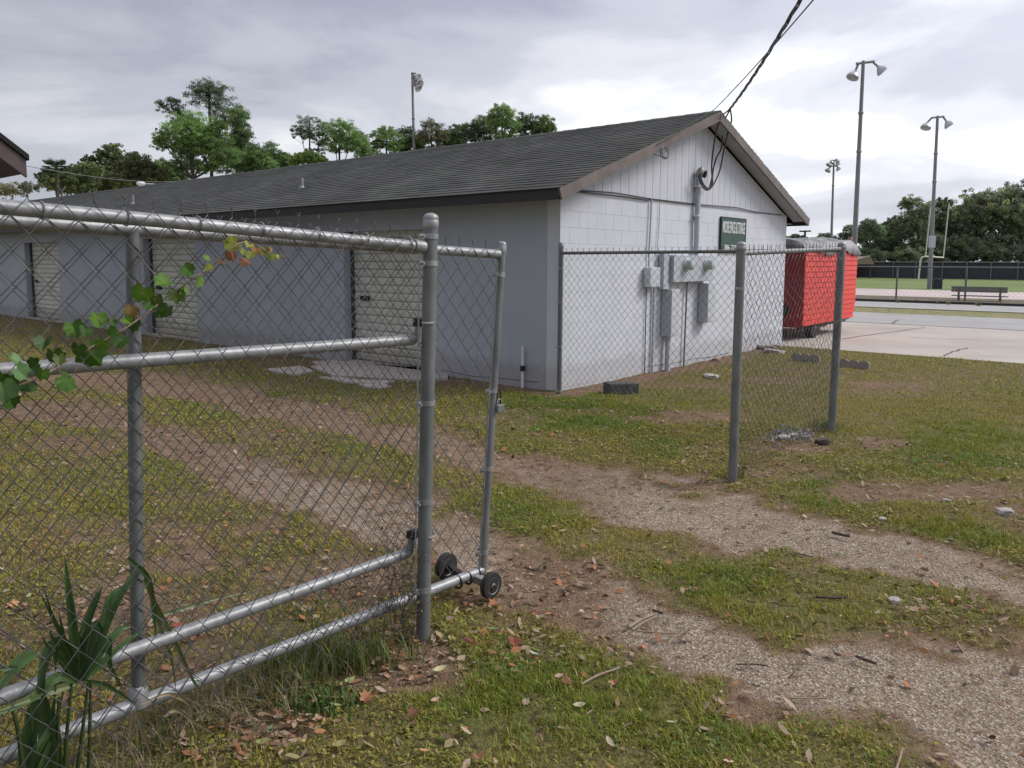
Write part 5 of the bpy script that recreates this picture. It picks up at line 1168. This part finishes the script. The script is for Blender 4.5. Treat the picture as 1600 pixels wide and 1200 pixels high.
# ------------------------------------------------------------ palmetto behind the mesh
PMt = Thing('palmetto_plant', 'dark green palmetto with folded fan leaves at the foot of the near fence', 'palmetto', tuple(ground(110, 1240)))
rp_ = random.Random(5)
def strap(pts, wd, colr, fold=.35):
    P = spl([W(*onw(x, y, WF + .008 + (Y - Yp))) for x, y, Y in pts], 5); n = len(P); m = MB(); cl = []
    view = np.array([0.15, -1, .35])
    for i, p in enumerate(P):
        t_ = P[min(i + 1, n - 1)] - P[max(i - 1, 0)]; t_ /= np.linalg.norm(t_); s_ = np.cross(t_, view); s_ /= np.linalg.norm(s_); nn = np.cross(s_, t_)
        f = i / (n - 1); k = wd * min(1, .5 + 2 * f) * (1 - f ** 2.2) + .0006
        m.v += [tuple(p - s_ * k), tuple(p - nn * k * fold), tuple(p + s_ * k)]
        c_ = rp_.uniform(.9, 1.1); cl += [(colr[0] * c_, colr[1] * c_, colr[2] * c_, 1), (colr[0] * .8, colr[1] * .8, colr[2] * .8, 1), (colr[0] * c_, colr[1] * c_, colr[2] * c_, 1)]
    for i in range(n - 1):
        a = i * 3; m.f += [(a, a + 1, a + 4, a + 3), (a + 1, a + 2, a + 5, a + 4)]
    return m, cl
DG = (.05, .10, .03); MG = (.075, .145, .04); YG = (.14, .17, .06); DRY = (.30, .23, .13)
Yp = 2.26
segs = [([(118, 1060, Yp), (116, 1000, Yp), (108, 930, Yp), (101, 868, Yp)], .014, MG), ([(122, 1060, Yp), (126, 1005, Yp), (140, 955, Yp), (153, 922, Yp)], .012, DG), ([(126, 1062, Yp), (146, 1010, Yp), (180, 940, Yp), (216, 890, Yp)], .022, DG),
        ([(128, 1062, Yp), (158, 1015, Yp), (186, 985, Yp), (204, 978, Yp)], .014, MG), ([(128, 1060, Yp), (160, 985, Yp), (172, 935, Yp), (190, 915, Yp)], .015, MG), ([(120, 1064, Yp), (95, 1020, Yp), (80, 1010, Yp), (66, 1050, Yp), (58, 1100, Yp)], .020, DG),
        ([(118, 1064, Yp), (100, 1010, Yp), (88, 1005, Yp), (86, 1050, Yp)], .018, DG), ([(122, 1066, Yp), (90, 1058, Yp), (50, 1090, Yp), (0, 1112, Yp), (-40, 1122, Yp)], .013, MG), ([(118, 1068, Yp), (80, 1080, Yp), (30, 1098, Yp), (-30, 1120, Yp)], .010, YG),
        ([(56, 1020, Yp), (30, 1035, Yp), (10, 1060, Yp), (-20, 1100, Yp)], .016, MG), ([(0, 1046, Yp), (20, 1044, Yp), (40, 1046, Yp)], .006, DG), ([(130, 1064, Yp), (160, 1070, Yp), (185, 1082, Yp), (212, 1100, Yp)], .007, DG), ([(132, 1058, Yp), (150, 1030, Yp), (168, 1000, Yp), (172, 1040, Yp), (195, 1080, Yp)], .012, DG),
        ([(130, 1050, Yp), (140, 1000, Yp), (150, 975, Yp), (165, 1000, Yp)], .016, DG), ([(134, 1060, Yp), (165, 1030, Yp), (200, 1000, Yp), (225, 985, Yp)], .009, MG), ([(124, 1060, Yp), (132, 990, Yp), (150, 940, Yp), (160, 915, Yp)], .010, DG),
        ([(40, 1230, Yp), (44, 1160, Yp), (60, 1090, Yp), (72, 1030, Yp)], .022, DG), ([(70, 1240, Yp), (74, 1180, Yp), (72, 1120, Yp), (66, 1070, Yp)], .026, DG), ([(90, 1240, Yp), (88, 1180, Yp), (86, 1130, Yp)], .018, MG), ([(56, 1240, Yp), (50, 1200, Yp), (40, 1150, Yp), (45, 1100, Yp)], .012, DG),
        ([(200, 872, Yp + .05), (232, 905, Yp + .05), (240, 960, Yp + .05), (245, 1000, Yp + .05)], .008, MG), ([(225, 905, Yp + .05), (250, 960, Yp + .05), (272, 1000, Yp + .05), (300, 1060, Yp + .05), (322, 1092, Yp + .05)], .008, YG), ([(226, 900, Yp + .05), (252, 985, Yp + .05), (268, 1030, Yp + .05), (275, 1080, Yp + .05)], .006, YG),
        ([(240, 965, Yp + .1), (290, 950, Yp + .1), (340, 935, Yp + .1), (400, 922, Yp + .1)], .007, YG), ([(265, 1085, Yp), (290, 1095, Yp), (300, 1115, Yp), (285, 1140, Yp)], .006, DRY), ([(208, 1110, Yp), (204, 1150, Yp), (200, 1175, Yp)], .005, DRY), ([(212, 1110, Yp), (225, 1150, Yp), (240, 1190, Yp)], .005, DRY), ([(195, 1195, Yp), (196, 1215, Yp), (200, 1240, Yp)], .005, DRY),
        ([(220, 1100, Yp), (260, 1085, Yp), (290, 1090, Yp), (330, 1110, Yp)], .0035, DRY), ([(255, 1120, Yp), (275, 1110, Yp), (300, 1125, Yp), (320, 1140, Yp)], .005, DRY)]
for k in range(16):      # narrow segments filling the folded fans
    x1, y1 = rp_.uniform(60, 215), rp_.uniform(900, 1010); x0, y0 = rp_.uniform(112, 134), 1064
    if k % 3 == 0: x0, y0, x1, y1 = rp_.uniform(40, 100), 1230, rp_.uniform(35, 110), rp_.uniform(1060, 1130)
    segs.append(([(x0, y0, Yp), ((x0 * 2 + x1) / 3 + rp_.uniform(-8, 8), (y0 * 2 + y1) / 3, Yp), ((x0 + x1 * 2) / 3 + rp_.uniform(-6, 6), (y0 + y1 * 2) / 3, Yp), (x1, y1, Yp)], rp_.uniform(.005, .010), rp_.choice([DG, MG, MG])))
for pts, wd, c_ in segs:
    m, cl = strap(pts, wd * 1.12, c_); o = m.build('frond', M['palm'], PMt, colors=cl)
    if c_ is DRY: o['label'] = 'dry tan frond'
for pts in ([(138, 1250), (140, 1150), (142, 1062)], [(115, 1250), (128, 1150), (138, 1066)], [(98, 1250), (104, 1150), (112, 1068)], [(82, 1250), (90, 1160), (92, 1090)], [(36, 1200), (28, 1140), (20, 1110)]):
    MB().tube([W(*onw(x, y, WF + .008)) for x, y in pts], [.0075, .006, .004], 6).build('stem', M['palmstem'] if 'palmstem' in M else M['vine'], PMt, smooth=True, colors=[(.05, .075, .025, 1)] * 18)

# ------------------------------------------------------------ tufts and weeds
def tuft(name, label, px, py, n, h, spread, cols_, wd=.003, seed=0, cat='grass tuft', drape=.7, depth=.1):
    r = np.random.default_rng(seed); p0 = ground(px, py)
    th_ = Thing(name, label, cat, tuple(p0)); V = []; F = []; C = []
    for k in range(n):
        b_ = p0 + np.array([r.normal(0, spread * .4), r.normal(0, depth), -.005]); a = r.random() * 6.28; L = h * (.4 + .7 * r.random()); e = drape * r.random()
        d = np.array([math.cos(a), math.sin(a) * .7, 0]); s_ = np.array([-math.sin(a), math.cos(a), 0]) * wd * (.6 + .6 * r.random()); n0 = len(V)
        c = np.array(cols_[r.integers(0, len(cols_))]) * (.7 + .6 * r.random())
        for f in (0, .35, .7, 1.0):
            q_ = b_ + d * L * (e * f ** 1.5 * 1.1) + np.array([0, 0, L * (f - .55 * e * f * f)]); w_ = (1 - f) ** .6 + .05
            V += [q_ - s_ * w_, q_ + s_ * w_]; C += [(*c, 1)] * 2
        for j in range(3): F.append((n0 + 2 * j, n0 + 2 * j + 1, n0 + 2 * j + 3, n0 + 2 * j + 2))
    npmesh('blades', np.array(V), np.array(F), M['blade'], 'stuff', C, parent=th_.o, base=tuple(p0)); return th_
G_ = [(.11, .17, .035), (.16, .19, .05), (.10, .14, .03), (.25, .22, .10)]; D_ = [(.30, .24, .14), (.36, .30, .19), (.22, .17, .1), (.12, .15, .04)]
tuft('grass_tuft', 'thick clump of long green grass left of the thick steel post', 540, 1035, 420, .17, .30, G_, seed=1, depth=.05)
tuft('grass_tuft', 'long green grass under the bottom pipe at left of the leaf litter', 450, 1060, 360, .14, .28, G_, seed=2, depth=.06)
tuft('grass_tuft', 'low dark green tuft above the near leaf pile', 500, 1100, 200, .07, .25, [(.07, .13, .035), (.10, .17, .05)], seed=3, depth=.05, wd=.005)
tuft('dry_grass', 'tangled dry straw grass under the palmetto tip', 300, 1120, 420, .16, .32, D_, seed=4, cat='dry grass', drape=1.3, depth=.08, wd=.002)
tuft('dry_grass', 'dry straw and stalks along the bottom left edge', 190, 1215, 320, .15, .4, D_, seed=5, cat='dry grass', drape=1.2, wd=.002)
tuft('dry_grass', 'brown straw tangle beneath the bottom gate pipe', 395, 1090, 220, .12, .3, D_, seed=6, cat='dry grass', drape=1.3, depth=.06, wd=.002)
tuft('grass_tuft', 'small bright grass tuft beside the dry straw', 245, 1160, 60, .10, .05, G_, seed=7)
tuft('grass_tuft', 'grass growing up at the foot of the corner fence post', 1290, 668, 160, .13, .22, [(.09, .13, .04), (.14, .17, .06)], seed=8, depth=.08)
tuft('grass_tuft', 'grass growing round the lone gate post foot', 1152, 745, 120, .08, .12, [(.12, .16, .05), (.2, .18, .08)], seed=9, depth=.05)
# weedy twigs at the thick post
WD_ = Thing('weed', 'tangle of thin dark weed stems with few leaves beside the thick post', 'weed', tuple(ground(620, 1000)))
r = np.random.default_rng(12); m = MB(); lm = MB(); lc = []
for k in range(34):
    x = r.choice([545, 560, 600, 618, 632, 640, 648]) + r.normal(0, 6); b_ = ground(x, 1000 + r.normal(0, 8)); h = r.uniform(.12, .42) * (1.25 if x > 590 else .8)
    a = b_.copy(); P = [b_]; 
    for j in range(5): a = a + np.array([r.normal(0, .022), r.normal(0, .015), h / 5]); P.append(a)
    m.tube(P, [.0016, .0015, .0014, .0012, .001, .0007], 3)
    for p in P[2:]:
        for q_ in range(2):
            e_ = p + np.array([r.normal(0, .035), r.normal(0, .02), r.uniform(0, .035)]); m.tube([p, e_], .0007, 3, caps=False)
            if r.random() < .5:
                s_ = .006 + .006 * r.random(); d = r.normal(0, 1, 3); d /= np.linalg.norm(d); e2_ = np.cross(d, r.normal(0, 1, 3)); e2_ /= np.linalg.norm(e2_)
                lm.quad(e_, e_ + (d + e2_ * .5) * s_, e_ + d * 2 * s_, e_ + (d - e2_ * .5) * s_); c_ = [(.1, .15, .03), (.06, .09, .025), (.2, .2, .05), (.09, .06, .04)][r.integers(0, 4)]; lc += [(*c_, 1)] * 4
tag(m.build('stems', M['bark'], WD_), kind='stuff'); tag(lm.build('leaves', M['vine'], WD_, colors=lc), kind='stuff')

# ------------------------------------------------------------ individual fallen leaves, sticks
def fallen(px, py, size_px, colr, label, kind, seed, group=None):
    r = random.Random(seed); p = ground(px, py); z0 = float(hgt(np.array([p[0]]), np.array([p[1]]))[0]) + .022
    c = np.array([p[0], p[1], z0]); R_ = size_px * p[1] / 1210 * .52
    m = MB()
    if kind == 'lobed':
        P = lobed(c, R_, r.uniform(0, 6), (r.uniform(-.5, .5), r.uniform(-.7, 0), 1), r, fold=r.choice([.45, -.3, .65]), spiky=True); m.v = [tuple(c)] + [tuple(q_) for q_ in P]; m.f = [(0, 1 + k, 1 + (k + 1) % 16) for k in range(16)]
    else:
        a = r.uniform(0, 3.14); d = np.array([math.cos(a), math.sin(a), r.uniform(-.15, .15)]); s_ = np.array([-math.sin(a), math.cos(a), .35]); n = 9; m.v = []
        for i in range(n):
            f = i / (n - 1); w_ = math.sin(math.pi * f) ** .8 * R_ * .42 + .0004; q_ = c + d * (f - .5) * 2 * R_ + np.array([0, 0, .25 * R_ * (2 * f - 1) ** 2])
            m.v += [tuple(q_ - s_ * w_ + np.array([0, 0, w_ * .4])), tuple(q_), tuple(q_ + s_ * w_ + np.array([0, 0, w_ * .2]))]
        for i in range(n - 1): a_ = 3 * i; m.f += [(a_, a_ + 1, a_ + 4, a_ + 3), (a_ + 1, a_ + 2, a_ + 5, a_ + 4)]
    cl = [(colr[0] * k, colr[1] * k, colr[2] * k, 1) for k in [r.uniform(.75, 1.2) for _ in m.v]]
    o = m.build('fallen_leaf', M['litter'], base=(float(p[0]), float(p[1]), z0), colors=cl); tag(o, label, 'leaf', group or 'fallen leaves on the grass'); return o
OR = (.36, .17, .09); RD = (.27, .085, .055); TN = (.34, .25, .17); GB = (.26, .30, .13); BR = (.22, .11, .06)
FL = [(770, 948, 24, OR, 'curled orange lobed leaf right below the gate wheel', 'lobed'), (937, 950, 24, (0.396, 0.194, 0.115), 'pale orange lobed leaf on the bare soil left of the gravel', 'lobed'), (571, 1098, 32, OR, 'bright orange lobed leaf right of the near leaf pile', 'lobed'), (512, 1096, 34, (0.36, 0.216, 0.13), 'long tan orange leaf at the top of the near leaf pile', 'oval'),
      (526, 1108, 22, GB, 'pale green leaf beside the orange leaf of the near pile', 'oval'), (651, 1005, 16, (0.432, 0.158, 0.029), 'upright orange leaf at the foot of the thick post', 'oval'), (803, 1002, 28, RD, 'red orange lobed leaf in the grass right of the thick post', 'lobed'), (733, 1006, 20, RD, 'small red leaf nearest right of the thick post', 'lobed'), (687, 1046, 24, (.5, .45, .26), 'pale yellow leaf on the litter below the thick post', 'oval'),
      (545, 1070, 26, GB, 'olive green leaf above the near leaf pile', 'oval'), (435, 1124, 22, TN, 'broad tan leaf left in the near leaf pile', 'oval'), (470, 1128, 18, (.42, .30, .17), 'round tan leaf low in the near leaf pile', 'oval'), (423, 1142, 22, (.12, .18, .10), 'dark grey green leaf left of the near leaf pile', 'oval'), (412, 1166, 26, (.25, .25, .10), 'olive leaf at the lower left of the near leaf pile', 'oval'),
      (530, 1168, 28, (.22, .19, .08), 'dull olive leaf in the bottom grass', 'oval'), (665, 1180, 22, (.45, .25, .13), 'orange brown leaf standing in the bottom grass', 'oval'), (746, 1186, 28, BR, 'dark brown curled leaf in the bottom grass', 'lobed'), (645, 1125, 34, BR, 'dark reddish leaf in the middle of the bottom grass', 'lobed'), (835, 1024, 22, (0.396, 0.374, 0.302), 'slim pale leaf right of the red orange leaf', 'oval'),
      (770, 985, 26, (.20, .26, .12), 'grey green leaf up the grass right of the thick post', 'oval'), (960, 1072, 22, (.45, .22, .13), 'orange leaf in the bottom grass by the lone twig', 'lobed'), (884, 1070, 28, BR, 'large brown curled leaf left of the lone twig', 'lobed'), (1045, 880, 16, OR, 'small orange leaf in the middle grass strip', 'lobed'), (834, 959, 14, (.42, .18, .10), 'small rusty leaf on the soil edge above the bottom grass', 'lobed'),
      (984, 998, 12, RD, 'tiny red leaf at the gravel edge', 'oval'), (1172, 1084, 24, TN, 'light tan leaf on the brown soil left of the gravel', 'oval'), (1127, 1104, 20, TN, 'curled tan leaf below the light tan leaf', 'oval'), (905, 1106, 22, (.42, .36, .25), 'slim straw coloured leaf in the bottom grass', 'oval'), (1050, 1135, 20, (.33, .35, .2), 'pale green leaf at the bottom of the grass', 'oval'),
      (953, 1168, 26, (0.36, 0.302, 0.23), 'slim pale leaf near the bottom edge', 'oval'), (1001, 1118, 14, GB, 'small upright green leaf in the bottom grass', 'oval'), (520, 925, 10, RD, 'small red leaf behind the near fence mesh', 'lobed'), (1090, 925, 16, BR, 'brown leaf at the end of the middle grass strip', 'lobed'), (585, 697, 14, OR, 'orange leaf on the yard grass left of the thick post', 'lobed'), (602, 700, 12, OR, 'second orange leaf on the yard grass closest to the thick post', 'lobed'),
      (20, 945, 30, (.45, .24, .12), 'orange lobed leaf in the yard at the left edge', 'lobed'), (45, 935, 16, GB, 'pale green leaf in the yard at the left', 'oval'), (105, 833, 12, RD, 'red leaf in the yard left of the gate upright', 'lobed'), (280, 982, 22, RD, 'reddish leaf just above the lower pipe', 'oval'), (508, 890, 12, (.5, .4, .28), 'pale leaf on the yard soil behind the mesh', 'oval'), (960, 1148, 0, TN, '', '')]
for i, (x, y, s_, c_, lb, kd) in enumerate(FL):
    if s_: fallen(x, y, s_, c_, lb, kd, 100 + i)
rr4 = random.Random(17)
for i in range(60):      # anonymous leaves of the near pile
    x, y = rr4.gauss(600, 60), rr4.gauss(1030, 24)
    if i > 30: x, y = rr4.gauss(440, 40), rr4.gauss(1130, 20)
    fallen(x, y, rr4.uniform(9, 20), rr4.choice([TN, BR, (.33, .2, .13), (.27, .17, .12)]), 'brown dead leaf in the leaf pile at the foot of the thick post' if i <= 30 else 'brown dead leaf in the leaf pile left of the bottom grass', 'oval', 300 + i, 'brown leaves piled at the thick post' if i <= 30 else 'brown leaves piled left of the bottom grass')
def stick(pts, r_, label, mt=None):
    P = [ground(x, y) + np.array([0, 0, .006]) for x, y in pts]
    o = MB().tube(spl(P, 3), r_, 5).build('twig', mt or M['wood'], base=tuple(P[0])); tag(o, label, 'twig')
stick([(983, 982), (1000, 971), (1022, 962)], .006, 'flat pale bark strip on the gravel, upper of the pair'); stick([(989, 986), (1006, 974), (1026, 965)], .004, 'thin bark strip lying against the upper pale strip')
stick([(996, 988), (1025, 990), (1052, 992)], .0045, 'pale stick lying below the bark strips on the gravel'); stick([(1020, 955), (1035, 960)], .006, 'short dark twig above the bark strips', M['bark'])
stick([(908, 1072), (925, 1062), (940, 1055), (968, 1046)], .005, 'pale curved twig in the bottom grass'); stick([(1337, 1027), (1352, 1033), (1369, 1039)], .006, 'short black twig lying on the wide gravel track', M['bark'])
stick([(1300, 833), (1315, 837), (1328, 839)], .009, 'dark twig on the far wheel track', M['bark']); stick([(1275, 934), (1300, 936), (1320, 935)], .007, 'dark stick at the edge of the middle grass strip', M['bark'])
stick([(1225, 1092), (1260, 1093), (1292, 1093)], .003, 'thin reddish twig on the lower gravel'); stick([(1410, 1172), (1405, 1190), (1400, 1205)], .004, 'thin twig at the bottom edge on the gravel')
stick([(820, 888), (835, 892), (848, 883), (856, 878)], .006, 'forked dark root on the reddish soil right of the gate wheel', M['bark']); stick([(1150, 1040), (1180, 1040), (1200, 1043)], .003, 'thin dark twig on the left side of the gravel', M['bark'])
stick([(1240, 765 + 100), (1270, 872)], .003, 'fine twig in the far track', M['bark'])
